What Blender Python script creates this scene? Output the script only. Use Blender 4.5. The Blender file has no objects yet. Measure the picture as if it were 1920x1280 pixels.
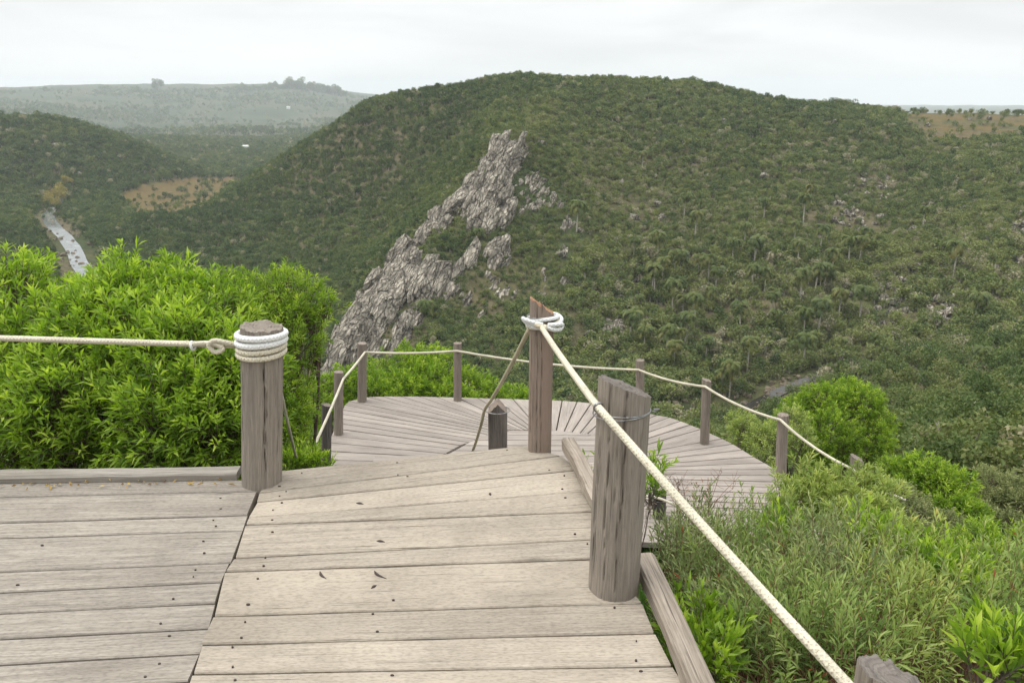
import bpy, math, random
import numpy as np
from mathutils import Vector

R = np.random.RandomState(7)
random.seed(7)
scene = bpy.context.scene
COL = scene.collection
rad = math.radians

# ------------------------------------------------------------------ camera
F = 1500.0
PITCH = rad(17.0)
CAMZ = 1.6
cp, sp = math.cos(PITCH), math.sin(PITCH)
cam_data = bpy.data.cameras.new('camera')
cam_data.sensor_width = 36.0
cam_data.lens = 36.0 * F / 1920.0
cam_data.clip_start = 0.05
cam_data.clip_end = 20000
cam = bpy.data.objects.new('camera', cam_data)
COL.objects.link(cam)
cam.location = (0, 0, CAMZ)
cam.rotation_euler = (math.pi / 2 - PITCH, 0, 0)
scene.camera = cam


def ray(px, py):
    u = (px - 960.0) / F
    v = (640.0 - py) / F
    return np.array([u, cp + v * sp, -sp + v * cp])


def P(px, py, depth):
    return np.array([0, 0, CAMZ]) + ray(px, py) * depth


def G(px, py, z=0.0):
    d = ray(px, py)
    t = (z - CAMZ) / d[2]
    return np.array([0, 0, CAMZ]) + d * t


# ------------------------------------------------------------------ helpers
def link(o, parent=None):
    COL.objects.link(o)
    if parent is not None:
        o.parent = parent
    return o


def tag(o, label=None, cat=None, group=None, kind=None):
    if label: o['label'] = label
    if cat: o['category'] = cat
    if group: o['group'] = group
    if kind: o['kind'] = kind
    return o


def empty(name, loc=(0, 0, 0), rz=0.0):
    o = bpy.data.objects.new(name, None)
    o.empty_display_size = 0.2
    o.location = loc
    o.rotation_euler = (0, 0, rz)
    return link(o)


def mesh_np(name, V, Fs, attrs=None, uv=None, mat_idx=None, smooth=False):
    """V (n,3); Fs: list of (m,k) index arrays"""
    me = bpy.data.meshes.new(name)
    V = np.asarray(V, np.float32)
    if not isinstance(Fs, (list, tuple)):
        Fs = [Fs]
    Fs = [np.asarray(f, np.int32) for f in Fs if len(f)]
    me.vertices.add(len(V))
    me.vertices.foreach_set('co', V.ravel())
    loops = np.concatenate([f.ravel() for f in Fs])
    tot = np.concatenate([np.full(len(f), f.shape[1], np.int32) for f in Fs])
    start = np.concatenate([[0], np.cumsum(tot)[:-1]]).astype(np.int32)
    me.loops.add(len(loops))
    me.loops.foreach_set('vertex_index', loops)
    me.polygons.add(len(tot))
    me.polygons.foreach_set('loop_start', start)
    me.polygons.foreach_set('loop_total', tot)
    if mat_idx is not None:
        me.polygons.foreach_set('material_index', np.asarray(mat_idx, np.int32))
    me.polygons.foreach_set('use_smooth', np.full(len(tot), smooth, bool))
    if attrs:
        for k, a in attrs.items():
            at = me.attributes.new(k, 'FLOAT', 'POINT')
            at.data.foreach_set('value', np.asarray(a, np.float32))
    if uv is not None:
        ul = me.uv_layers.new(name='UVMap')
        ul.data.foreach_set('uv', np.asarray(uv, np.float32)[loops].ravel())
    me.update(calc_edges=True)
    me.validate()
    return me


def obj_np(name, V, Fs, mats, parent=None, **kw):
    me = mesh_np(name, V, Fs, **kw)
    for m in (mats if isinstance(mats, (list, tuple)) else [mats]):
        me.materials.append(m)
    return link(bpy.data.objects.new(name, me), parent)


class MB:
    """collects pieces (verts, faces, uv, rnd, material index) into one mesh"""
    def __init__(s):
        s.V = []; s.F = {}; s.uv = []; s.r = []; s.n = 0; s.order = []

    def add(s, V, Fs, uv=None, rnd=0.5, mi=0):
        V = np.asarray(V, float)
        if uv is None: uv = np.zeros((len(V), 2))
        s.V.append(V); s.uv.append(np.asarray(uv, float))
        s.r.append(np.full(len(V), rnd) if np.isscalar(rnd) else np.asarray(rnd))
        for f in (Fs if isinstance(Fs, (list, tuple)) else [Fs]):
            f = np.asarray(f, int)
            if len(f): s.order.append((f + s.n, mi))
        s.n += len(V)

    def build(s, name, mats, parent=None, smooth=False):
        Fs = [f for f, _ in s.order]
        mi = np.concatenate([np.full(len(f), m) for f, m in s.order])
        return obj_np(name, np.concatenate(s.V), Fs, mats, parent, uv=np.concatenate(s.uv),
                      attrs={'rnd': np.concatenate(s.r)}, mat_idx=mi, smooth=smooth)


def frame_of(d):
    d = d / np.linalg.norm(d)
    a = np.array([0, 0, 1.0]) if abs(d[2]) < 0.9 else np.array([1.0, 0, 0])
    x = np.cross(a, d); x /= np.linalg.norm(x)
    return x, np.cross(d, x), d


def tube(pts, rads, seg=8, cap=True, twist=0.0):
    pts = np.asarray(pts, float)
    n = len(pts)
    rads = np.full(n, rads) if np.isscalar(rads) else np.asarray(rads, float)
    tang = np.gradient(pts, axis=0)
    tang /= np.linalg.norm(tang, axis=1)[:, None] + 1e-9
    x, y, _ = frame_of(tang[0])
    V, uv = [], []
    L = 0.0
    for i in range(n):
        t = tang[i]
        x = x - t * np.dot(x, t); x /= np.linalg.norm(x) + 1e-9
        y = np.cross(t, x)
        if i: L += np.linalg.norm(pts[i] - pts[i - 1])
        a = np.linspace(0, 2 * np.pi, seg, endpoint=False)
        V.append(pts[i] + rads[i] * (np.cos(a)[:, None] * x + np.sin(a)[:, None] * y))
        uv.append(np.stack([np.full(seg, L), a / (2 * np.pi)], 1))
    V = np.concatenate(V); uv = np.concatenate(uv)
    i, j = np.meshgrid(np.arange(n - 1), np.arange(seg), indexing='ij')
    a = (i * seg + j).ravel(); b = (i * seg + (j + 1) % seg).ravel()
    Fs = [np.stack([a, b, b + seg, a + seg], 1)]
    if cap:
        Fs.append(np.array([list(range(seg))[::-1]]))
        Fs.append(np.array([[(n - 1) * seg + k for k in range(seg)]]))
    return V, Fs, uv


def spline(ctrl, n):
    """Catmull-Rom through the control points"""
    c = np.asarray(ctrl, float)
    c = np.vstack([2 * c[0] - c[1], c, 2 * c[-1] - c[-2]])
    m = len(c) - 3
    out = []
    for t in np.linspace(0, m - 1e-6, n):
        k = int(t); f = t - k
        p0, p1, p2, p3 = c[k:k + 4]
        out.append(0.5 * (2 * p1 + (p2 - p0) * f + (2 * p0 - 5 * p1 + 4 * p2 - p3) * f * f + (3 * p1 - p0 - 3 * p2 + p3) * f ** 3))
    return np.array(out)


# value noise in numpy ------------------------------------------------
_perm = np.random.RandomState(3).rand(256, 256)


def vnoise(x, y):
    xi = np.floor(x).astype(int); yi = np.floor(y).astype(int)
    fx = x - xi; fy = y - yi
    fx = fx * fx * (3 - 2 * fx); fy = fy * fy * (3 - 2 * fy)
    g = lambda a, b: _perm[a & 255, b & 255]
    return (g(xi, yi) * (1 - fx) + g(xi + 1, yi) * fx) * (1 - fy) + (g(xi, yi + 1) * (1 - fx) + g(xi + 1, yi + 1) * fx) * fy


def fbm(x, y, o=4):
    s = 0; a = 0.5; t = 0
    for k in range(o):
        s = s + a * vnoise(x * 2 ** k + 17 * k, y * 2 ** k + 31 * k); t += a; a *= 0.5
    return s / t


# ------------------------------------------------------------------ materials
def new_mat(name):
    m = bpy.data.materials.new(name)
    m.use_nodes = True
    nt = m.node_tree
    for n in list(nt.nodes): nt.nodes.remove(n)
    out = nt.nodes.new('ShaderNodeOutputMaterial')
    return m, nt, out


def N(nt, typ, **kw):
    n = nt.nodes.new('ShaderNode' + typ)
    for k, v in kw.items():
        if k == 'inp':
            for a, b in v.items(): n.inputs[a].default_value = b
        else: setattr(n, k, v)
    return n


def ramp(nt, stops, src=None, interp='LINEAR'):
    n = nt.nodes.new('ShaderNodeValToRGB')
    n.color_ramp.interpolation = interp
    el = n.color_ramp.elements
    while len(el) < len(stops): el.new(0.5)
    for e, (p, c) in zip(el, stops):
        e.position = p
        e.color = (c[0], c[1], c[2], 1) if not np.isscalar(c) else (c, c, c, 1)
    if src is not None: nt.links.new(src, n.inputs[0])
    return n


def mixc(nt, a, b, f, mode='MIX'):
    n = nt.nodes.new('ShaderNodeMix')
    n.data_type = 'RGBA'; n.blend_type = mode
    for s, v in ((n.inputs[0], f), (n.inputs[6], a), (n.inputs[7], b)):
        if isinstance(v, bpy.types.NodeSocket): nt.links.new(v, s)
        elif np.isscalar(v): s.default_value = v if s == n.inputs[0] else (v, v, v, 1)
        else: s.default_value = (*v, 1)
    return n.outputs[2]


def math_n(nt, op, a, b=0.0):
    n = nt.nodes.new('ShaderNodeMath'); n.operation = op
    for s, v in zip(n.inputs, (a, b)):
        if isinstance(v, bpy.types.NodeSocket): nt.links.new(v, s)
        else: s.default_value = v
    return n.outputs[0]


def wood_mat(name, dark, light, stain=(0.12, 0.10, 0.085), grain=1.0, rough=0.85, warm=None, blotch=0.5, knots=False):
    m, nt, out = new_mat(name)
    L = nt.links.new
    uv = N(nt, 'UVMap')
    at = N(nt, 'Attribute', attribute_name='rnd')
    comb = N(nt, 'CombineXYZ')
    L(math_n(nt, 'MULTIPLY', at.outputs['Fac'], 37.0), comb.inputs[2])
    add = N(nt, 'VectorMath', operation='ADD'); L(uv.outputs[0], add.inputs[0]); L(comb.outputs[0], add.inputs[1])
    mp = N(nt, 'Mapping'); mp.inputs['Scale'].default_value = (3.2 * grain, 95 * grain, 1); L(add.outputs[0], mp.inputs[0])
    n1 = N(nt, 'TexNoise', inp={'Scale': 1.0, 'Detail': 6.0, 'Roughness': 0.65, 'Distortion': 0.6}); L(mp.outputs[0], n1.inputs['Vector'])
    mp2 = N(nt, 'Mapping'); mp2.inputs['Scale'].default_value = (14 * grain, 330 * grain, 1); L(add.outputs[0], mp2.inputs[0])
    n2 = N(nt, 'TexNoise', inp={'Scale': 1.0, 'Detail': 3.0, 'Roughness': 0.6}); L(mp2.outputs[0], n2.inputs['Vector'])
    mp3 = N(nt, 'Mapping'); mp3.inputs['Scale'].default_value = (1.3, 5, 1); L(add.outputs[0], mp3.inputs[0])
    n3 = N(nt, 'TexNoise', inp={'Scale': 1.0, 'Detail': 5.0, 'Roughness': 0.6}); L(mp3.outputs[0], n3.inputs['Vector'])
    base = ramp(nt, [(0.28, dark), (0.5, [a * .45 + b * .55 for a, b in zip(dark, light)]), (0.68, light)], n1.outputs['Fac']).outputs[0]
    fine = ramp(nt, [(0.34, 0.66), (0.5, 1.0)], n2.outputs['Fac']).outputs[0]
    c = mixc(nt, base, fine, 0.6, 'MULTIPLY')
    st = ramp(nt, [(0.34, 1.0), (0.5, 0.0)], n3.outputs['Fac']).outputs[0]
    c = mixc(nt, c, stain, math_n(nt, 'MULTIPLY', st, blotch))
    if warm:
        mp4 = N(nt, 'Mapping'); mp4.inputs['Scale'].default_value = (0.7, 2.2, 1); mp4.inputs['Location'].default_value = (5, 9, 3); L(add.outputs[0], mp4.inputs[0])
        n4 = N(nt, 'TexNoise', inp={'Scale': 1.0, 'Detail': 3.0}); L(mp4.outputs[0], n4.inputs['Vector'])
        wf = ramp(nt, [(0.42, 0.0), (0.62, 0.75)], n4.outputs['Fac']).outputs[0]
        c = mixc(nt, c, warm, wf)
    # short dark checks in the wood
    mp5 = N(nt, 'Mapping'); mp5.inputs['Scale'].default_value = (2.4, 170, 1); L(add.outputs[0], mp5.inputs[0])
    n5 = N(nt, 'TexNoise', inp={'Scale': 1.0, 'Detail': 1.0}); L(mp5.outputs[0], n5.inputs['Vector'])
    ck = ramp(nt, [(0.68, 0.0), (0.74, 0.8)], n5.outputs['Fac']).outputs[0]
    c = mixc(nt, c, [x * 0.45 for x in dark], ck)
    if knots:
        mp6 = N(nt, 'Mapping'); mp6.inputs['Scale'].default_value = (1.5, 5.5, 1); L(add.outputs[0], mp6.inputs[0])
        vk = N(nt, 'TexVoronoi', inp={'Scale': 1.0}); L(mp6.outputs[0], vk.inputs['Vector'])
        kd = math_n(nt, 'ADD', vk.outputs['Distance'], math_n(nt, 'MULTIPLY', math_n(nt, 'SUBTRACT', n1.outputs['Fac'], .5), .12))
        kf = ramp(nt, [(0.03, 0.75), (0.07, 0.25), (0.16, 0.0)], kd).outputs[0]
        c = mixc(nt, c, [x * .5 for x in dark], kf)
        gp = N(nt, 'NewGeometry')
        n7 = N(nt, 'TexNoise', inp={'Scale': 1.7, 'Detail': 6.0, 'Roughness': .65}); L(gp.outputs['Position'], n7.inputs['Vector'])
        dirt = ramp(nt, [(0.42, 0.0), (0.62, 0.45)], n7.outputs['Fac']).outputs[0]
        c = mixc(nt, c, [x * .8 for x in dark], dirt)
        mp8 = N(nt, 'Mapping'); mp8.inputs['Scale'].default_value = (55, 160, 1); L(add.outputs[0], mp8.inputs[0])
        n8 = N(nt, 'TexNoise', inp={'Scale': 1.0, 'Detail': 2.0}); L(mp8.outputs[0], n8.inputs['Vector'])
        c = mixc(nt, c, ramp(nt, [(0.3, 0.72), (0.55, 1.06)], n8.outputs['Fac']).outputs[0], .8, 'MULTIPLY')
    val = math_n(nt, 'ADD', math_n(nt, 'MULTIPLY', at.outputs['Fac'], 0.24), 0.88)
    hs = N(nt, 'HueSaturation'); L(c, hs.inputs['Color']); L(val, hs.inputs['Value'])
    b = N(nt, 'BsdfPrincipled'); L(hs.outputs[0], b.inputs['Base Color'])
    b.inputs['Roughness'].default_value = rough
    b.inputs['Specular IOR Level'].default_value = 0.25
    h = math_n(nt, 'ADD', math_n(nt, 'MULTIPLY', n1.outputs['Fac'], 0.7), math_n(nt, 'MULTIPLY', n2.outputs['Fac'], 0.5))
    h = math_n(nt, 'SUBTRACT', h, math_n(nt, 'MULTIPLY', ck, 0.5))
    bp = N(nt, 'Bump', inp={'Strength': 0.55, 'Distance': 0.004}); L(h, bp.inputs['Height']); L(bp.outputs[0], b.inputs['Normal'])
    L(b.outputs[0], out.inputs[0])
    return m


def plain_mat(name, col, rough=0.7, metal=0.0, noise=0.25, scale=20.0, bump=0.0):
    m, nt, out = new_mat(name)
    L = nt.links.new
    tc = N(nt, 'TexCoord')
    n = N(nt, 'TexNoise', inp={'Scale': scale, 'Detail': 4.0}); L(tc.outputs['Object'], n.inputs['Vector'])
    c = ramp(nt, [(0.3, [x * (1 - noise) for x in col]), (0.7, [min(1, x * (1 + noise)) for x in col])], n.outputs['Fac']).outputs[0]
    b = N(nt, 'BsdfPrincipled'); L(c, b.inputs['Base Color'])
    b.inputs['Roughness'].default_value = rough; b.inputs['Metallic'].default_value = metal
    if bump:
        bp = N(nt, 'Bump', inp={'Strength': 0.6, 'Distance': bump}); L(n.outputs['Fac'], bp.inputs['Height']); L(bp.outputs[0], b.inputs['Normal'])
    L(b.outputs[0], out.inputs[0])
    return m


def leaf_mat(name, stops, attr='tint', instancer=False, trans=0.3, rough=0.5, posvar=None, gain=1.0, tintc=(1, 1, 1)):
    stops = [(p, tuple(min(.8, v * gain * t) for v, t in zip(c, tintc))) for p, c in stops]
    m, nt, out = new_mat(name)
    L = nt.links.new
    at = N(nt, 'Attribute', attribute_name=attr)
    fac = at.outputs['Fac']
    if instancer:
        at2 = N(nt, 'Attribute', attribute_name='tone', attribute_type='INSTANCER')
        fac = math_n(nt, 'ADD', at2.outputs['Fac'], math_n(nt, 'MULTIPLY', math_n(nt, 'SUBTRACT', fac, 0.5), 0.35))
    if posvar:
        oi = N(nt, 'ObjectInfo')
        fac = math_n(nt, 'ADD', math_n(nt, 'MULTIPLY', fac, 1 - posvar), math_n(nt, 'MULTIPLY', oi.outputs['Random'], posvar))
    c = ramp(nt, stops, fac).outputs[0]
    b = N(nt, 'BsdfPrincipled'); L(c, b.inputs['Base Color'])
    b.inputs['Roughness'].default_value = rough
    b.inputs['Specular IOR Level'].default_value = 0.3
    t = N(nt, 'BsdfTranslucent')
    hs = N(nt, 'HueSaturation', inp={'Saturation': 1.1, 'Value': 1.3}); L(c, hs.inputs['Color']); L(hs.outputs[0], t.inputs[0])
    mx = N(nt, 'MixShader', inp={0: trans}); L(b.outputs[0], mx.inputs[1]); L(t.outputs[0], mx.inputs[2])
    L(mx.outputs[0], out.inputs[0])
    return m


M = {}
M['deck_left'] = wood_mat('weathered grey deck wood', (0.205, 0.182, 0.152), (0.385, 0.348, 0.295), blotch=0.35, knots=True)
M['deck_right'] = wood_mat('weathered tan deck wood', (0.255, 0.22, 0.176), (0.44, 0.388, 0.316), stain=(0.19, 0.16, 0.13), blotch=0.25, warm=(0.41, 0.358, 0.285), knots=True)
M['deck_low'] = wood_mat('weathered platform wood', (0.225, 0.197, 0.172), (0.385, 0.34, 0.298), grain=0.7, blotch=0.3)
M['post'] = wood_mat('weathered post wood', (0.182, 0.157, 0.13), (0.335, 0.294, 0.245), grain=1.5, stain=(0.075, 0.06, 0.05), blotch=0.4)
M['post_low'] = wood_mat('weathered slim post wood', (0.175, 0.145, 0.12), (0.305, 0.26, 0.217), grain=1.5, blotch=0.4)
M['post_mid'] = wood_mat('weathered squared post wood', (0.19, 0.15, 0.12), (0.31, 0.255, 0.21), grain=1.5, blotch=0.3, warm=(0.24, 0.175, 0.14))
M['post_dark'] = wood_mat('dark old post wood', (0.05, 0.043, 0.04), (0.17, 0.15, 0.135), stain=(0.03, 0.027, 0.025), blotch=0.5)
M['kerb'] = wood_mat('old kerb wood', (0.17, 0.14, 0.11), (0.37, 0.32, 0.26), stain=(0.1, 0.085, 0.07), blotch=0.5)
M['kerb_left'] = wood_mat('grey kerb wood', (0.15, 0.135, 0.115), (0.32, 0.295, 0.255), stain=(0.1, 0.085, 0.06), blotch=0.45)
M['raw'] = wood_mat('raw cut wood', (0.22, 0.11, 0.06), (0.42, 0.25, 0.15), stain=(0.1, 0.06, 0.04), blotch=0.3)
M['end'] = wood_mat('weathered end grain', (0.15, 0.125, 0.10), (0.30, 0.265, 0.22), stain=(0.09, 0.075, 0.06), blotch=0.5)
M['end_dark'] = wood_mat('grey end grain', (0.085, 0.073, 0.063), (0.20, 0.178, 0.155), stain=(0.06, 0.052, 0.046), blotch=0.5)
M['stair_post'] = wood_mat('dark grey stair post wood', (0.085, 0.072, 0.063), (0.215, 0.188, 0.165), stain=(0.05, 0.043, 0.038), grain=1.4, blotch=0.5)
M['nail'] = plain_mat('rusty nail', (0.05, 0.036, 0.03), rough=0.6, metal=0.3)
M['wire'] = plain_mat('galvanised wire', (0.30, 0.30, 0.30), rough=0.4, metal=0.8, noise=0.3, scale=60)
M['bark'] = plain_mat('dark bark', (0.085, 0.055, 0.042), rough=0.9, noise=0.5, scale=30, bump=0.01)
M['bark_grey'] = plain_mat('pale grey bark', (0.36, 0.33, 0.285), rough=0.9, noise=0.4, scale=3)
M['bark_mid'] = plain_mat('brown bark', (0.12, 0.095, 0.075), rough=0.9, noise=0.5, scale=6)
M['redstem'] = plain_mat('reddish stem', (0.15, 0.07, 0.04), rough=0.8, noise=0.5, scale=40)


def rope_mat(name, col, fleck, fleck_amt=0.62):
    m, nt, out = new_mat(name)
    L = nt.links.new
    uv = N(nt, 'UVMap')
    mp = N(nt, 'Mapping'); mp.inputs['Scale'].default_value = (150, 9, 1); L(uv.outputs[0], mp.inputs[0])
    v = N(nt, 'TexNoise', inp={'Scale': 1.0, 'Detail': 1.0}); L(mp.outputs[0], v.inputs['Vector'])
    fl = ramp(nt, [(fleck_amt, 0.0), (fleck_amt + 0.04, 1.0)], v.outputs['Fac']).outputs[0]
    mp2 = N(nt, 'Mapping'); mp2.inputs['Scale'].default_value = (6, 2, 1); L(uv.outputs[0], mp2.inputs[0])
    n2 = N(nt, 'TexNoise', inp={'Scale': 1.0, 'Detail': 4.0}); L(mp2.outputs[0], n2.inputs['Vector'])
    base = ramp(nt, [(0.3, [c * 0.72 for c in col]), (0.6, col)], n2.outputs['Fac']).outputs[0]
    c = mixc(nt, base, fleck, math_n(nt, 'MULTIPLY', fl, 0.7))
    b = N(nt, 'BsdfPrincipled'); L(c, b.inputs['Base Color']); b.inputs['Roughness'].default_value = 0.8
    # braid relief
    sx = N(nt, 'SeparateXYZ'); L(uv.outputs[0], sx.inputs[0])
    w1 = math_n(nt, 'SINE', math_n(nt, 'ADD', math_n(nt, 'MULTIPLY', sx.outputs[0], 420.0), math_n(nt, 'MULTIPLY', sx.outputs[1], 6.2832 * 4)))
    w2 = math_n(nt, 'SINE', math_n(nt, 'SUBTRACT', math_n(nt, 'MULTIPLY', sx.outputs[0], 420.0), math_n(nt, 'MULTIPLY', sx.outputs[1], 6.2832 * 4)))
    bp = N(nt, 'Bump', inp={'Strength': 0.5, 'Distance': 0.003}); L(math_n(nt, 'MAXIMUM', w1, w2), bp.inputs['Height']); L(bp.outputs[0], b.inputs['Normal'])
    L(b.outputs[0], out.inputs[0])
    return m


M['rope'] = rope_mat('cream braided rope', (0.64, 0.595, 0.46), (0.24, 0.19, 0.13))
M['rope_white'] = rope_mat('new white rope', (0.76, 0.77, 0.75), (0.08, 0.35, 0.42), 0.70)
M['rope_old'] = rope_mat('old tan rope', (0.60, 0.53, 0.38), (0.2, 0.16, 0.1))

# ------------------------------------------------------------------ terrain
AZS = 2.4


def az_of(px, py):
    d = ray(px, py)
    return math.atan2(d[0], d[1]), d[2] / math.hypot(d[0], d[1])


def near_ground(x, y):
    s = lambda t: np.maximum(t, 0)
    return (-1.2 - 0.25 * np.clip(y - 1.5, 0, 8.0) - 0.52 * s(y - 9.5) - 0.42 * s(x - 1.2) - 0.12 * s(-x - 3.0)
            + 0.06 * s(-y))


ctrl = []   # (az, r, e)


FARK = 1.7


def cpx(*pts):
    for px, py, r in pts:
        if r >= 1250: r = r * FARK
        a, e = az_of(px, py)
        ctrl.append((a, r, e))


def cpz(*pts):
    for a, r, z in pts:
        ctrl.append((a, r, (z - CAMZ) / r))


# main hill skyline
_sky = [(690, 197, 470), (800, 177, 455), (900, 161, 445), (1050, 150, 440), (1150, 150, 440), (1300, 162, 445),
        (1400, 184, 455), (1500, 198, 470), (1600, 209, 490), (1700, 213, 520), (1800, 214, 540), (1920, 216, 560), (2100, 218, 580)]
cpx(*_sky)
cpx(*[(px, py + 6, r * 1.09) for px, py, r in _sky])
cpx(*[(px, py + 22, r * 1.22) for px, py, r in _sky])
# left flank contour against the far valley
cpx((640, 228, 480), (560, 277, 495), (474, 331, 515), (420, 368, 520))
cpx((640, 238, 520), (560, 288, 530), (640, 258, 580), (560, 306, 570))
# left face
cpx((600, 330, 440), (700, 270, 430), (800, 230, 420), (600, 420, 375), (500, 400, 420), (450, 460, 370), (600, 520, 300),
    (700, 400, 370), (780, 330, 375), (860, 260, 385), (330, 470, 380), (300, 420, 430), (660, 520, 270), (620, 620, 232), (540, 590, 262),
    (900, 220, 375), (740, 440, 315), (830, 340, 330))
# rock spine crest
cpx((950, 268, 300), (925, 300, 288), (870, 375, 270), (800, 440, 252), (730, 520, 232), (680, 590, 214), (645, 660, 198))
# spur between spine top and hill top
cpx((990, 235, 335), (1040, 195, 380))
# right face
cpx((1000, 400, 268), (1060, 320, 300), (960, 480, 240), (900, 560, 218), (840, 640, 196), (1100, 480, 245), (1100, 620, 205), (1200, 400, 290),
    (1200, 250, 365), (1350, 230, 385), (1500, 300, 350), (1350, 330, 325), (1350, 450, 262), (1500, 420, 280), (1350, 560, 225), (1500, 530, 230),
    (1500, 640, 202), (1650, 260, 400), (1700, 330, 350), (1700, 430, 285), (1700, 540, 238), (1650, 640, 205), (1250, 690, 186), (1400, 690, 187),
    (1850, 260, 430), (1850, 330, 350), (1900, 430, 280), (1880, 540, 228), (1850, 620, 200), (1080, 700, 180), (1740, 660, 192), (2050, 450, 270), (2050, 600, 205))
# stream bed lower right
cpx((1400, 765, 172), (1480, 730, 178), (1560, 702, 182), (1640, 690, 184))
# camera-side wooded slope, lower right
cpx((1650, 715, 150), (1750, 690, 160), (1880, 670, 158), (1700, 770, 112), (1880, 740, 112), (1800, 840, 68), (1920, 820, 72), (1600, 840, 82), (1950, 930, 38), (1500, 860, 80))
# below the platform (hidden)
cpz((0.0, 40, -20), (0.0, 70, -33), (0.0, 110, -48), (0.0, 150, -58), (-0.2, 40, -19), (-0.2, 80, -36), (-0.2, 130, -55), (-0.2, 190, -66),
    (0.15, 45, -22), (0.15, 90, -40), (0.15, 140, -56), (-0.45, 40, -17), (-0.45, 90, -36), (-0.45, 180, -62), (-0.6, 60, -24), (-0.6, 140, -52))
# left river valley
cpx((170, 530, 330), (140, 470, 400), (118, 440, 445), (95, 400, 540), (110, 378, 600), (220, 420, 480), (350, 358, 660), (300, 388, 560), (420, 340, 720),
    (50, 480, 385), (0, 500, 370), (0, 430, 450))
cpz((-0.62, 330, -62), (-0.62, 450, -60))
# hill at the left
cpx((-60, 218, 760), (0, 224, 760), (100, 229, 760), (200, 256, 760), (300, 295, 770), (360, 320, 780), (0, 330, 640), (100, 320, 650), (0, 385, 550), (200, 340, 640), (60, 270, 700), (180, 372, 590))
# behind the left hill, second ridge
cpz((-0.5, 950, -58), (-0.35, 950, -70), (-0.6, 950, -55))
cpx((60, 222, 1250), (200, 246, 1250), (300, 266, 1240), (400, 276, 1220), (450, 300, 1000), (520, 278, 1150), (430, 320, 850), (560, 280, 1000))
# far valley floor and far plateau
cpx((430, 266, 1420), (500, 262, 1450), (380, 250, 1600), (200, 225, 1650), (560, 240, 1620), (300, 215, 1850), (450, 210, 1850), (100, 198, 1850), (600, 212, 1850),
    (0, 173, 2300), (100, 170, 2300), (200, 168, 2300), (300, 168, 2300), (470, 169, 2300), (560, 167, 2300), (640, 180, 2300), (690, 187, 2300), (-100, 175, 2300), (0, 195, 1950))
cpz((-0.55, 7200, 20), (-0.3, 7200, 15), (-0.1, 2300, -10), (0.1, 2300, -60), (0.4, 2300, -80), (0.7, 2300, -80), (0.1, 900, -5), (0.3, 900, -22), (0.6, 900, -28), (0.45, 700, -16), (0.6, 700, -18), (-0.08, 800, -30), (0.0, 7200, -60), (0.5, 7200, -150))
for a in np.arange(-0.8, 0.81, 0.2):
    for r in (14.0, 21.0):
        ctrl.append((a, r, (near_ground(r * math.sin(a), r * math.cos(a)) - CAMZ) / r))
for a in (0.72, 0.85):
    cpz((a, 60, -24), (a, 110, -36), (a, 180, -48), (a, 260, -38), (a, 400, -8), (a, 600, 0))
for a in (-0.78,):
    cpz((a, 60, -22), (a, 110, -36), (a, 220, -55), (a, 400, -48), (a, 700, -15), (a, 1200, -10), (a, 3900, 50))

C = np.array(ctrl)
CX = np.stack([C[:, 0] * AZS, np.log(C[:, 1])], 1)


def _phi(d2):
    return 0.5 * d2 * np.log(d2 + 1e-12)


_n = len(C)
_K = _phi(((CX[:, None] - CX[None]) ** 2).sum(-1)) + np.eye(_n) * 2e-4
_Pm = np.hstack([np.ones((_n, 1)), CX])
_A = np.block([[_K, _Pm], [_Pm.T, np.zeros((3, 3))]])
_W = np.linalg.solve(_A, np.concatenate([C[:, 2], np.zeros(3)]))


def sstep(a, b, x):
    t = np.clip((x - a) / (b - a), 0, 1)
    return t * t * (3 - 2 * t)


def pip(poly, x, y):
    poly = np.asarray(poly)
    inside = np.zeros(np.shape(x), bool)
    j = len(poly) - 1
    for i in range(len(poly)):
        xi, yi = poly[i]; xj, yj = poly[j]
        c = ((yi > y) != (yj > y)) & (x < (xj - xi) * (y - yi) / (yj - yi + 1e-12) + xi)
        inside ^= c; j = i
    return inside


RIVER = None


def H(x, y, noise=True):
    x = np.asarray(x, float); y = np.asarray(y, float)
    shp = x.shape
    x = x.ravel(); y = y.ravel()
    r = np.hypot(x, y) + 1e-6
    az = np.arctan2(x, y)
    azc = np.clip(az, -0.85, 0.85)
    q = np.stack([azc * AZS, np.log(np.maximum(r, 14.0))], 1)
    e = np.empty(len(q))
    for s in range(0, len(q), 20000):
        d2 = ((q[s:s + 20000, None] - CX[None]) ** 2).sum(-1)
        e[s:s + 20000] = _phi(d2) @ _W[:_n] + _W[_n] + q[s:s + 20000] @ _W[_n + 1:]
    z = CAMZ + e * r
    z = np.maximum(z, -76.0)
    if noise:
        amp = sstep(60, 160, r) * 2.4
        rr = np.clip(r / 500, 1, 3)
        nz = (fbm(x / 38 / rr + 9, y / 38 / rr + 4, 4) - 0.5) * 2 * amp * rr
        if RIVER is not None:
            d = np.full(len(x), 1e9)
            for p in RIVER:
                d = np.minimum(d, np.hypot(x - p[0], y - p[1]))
            nz *= sstep(12, 40, d)
        z += nz
    wn = 1 - sstep(14, 21, r)
    z = z * (1 - wn) + near_ground(x, y) * wn
    wb = sstep(1.1, 2.2, np.abs(az))
    zb = -1.2 + 0.02 * np.minimum(r, 300) + (fbm(x / 30, y / 30, 3) - .5) * np.clip(r / 20, 0, 3)
    z = z * (1 - wb) + zb * wb
    return z.reshape(shp)


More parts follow.
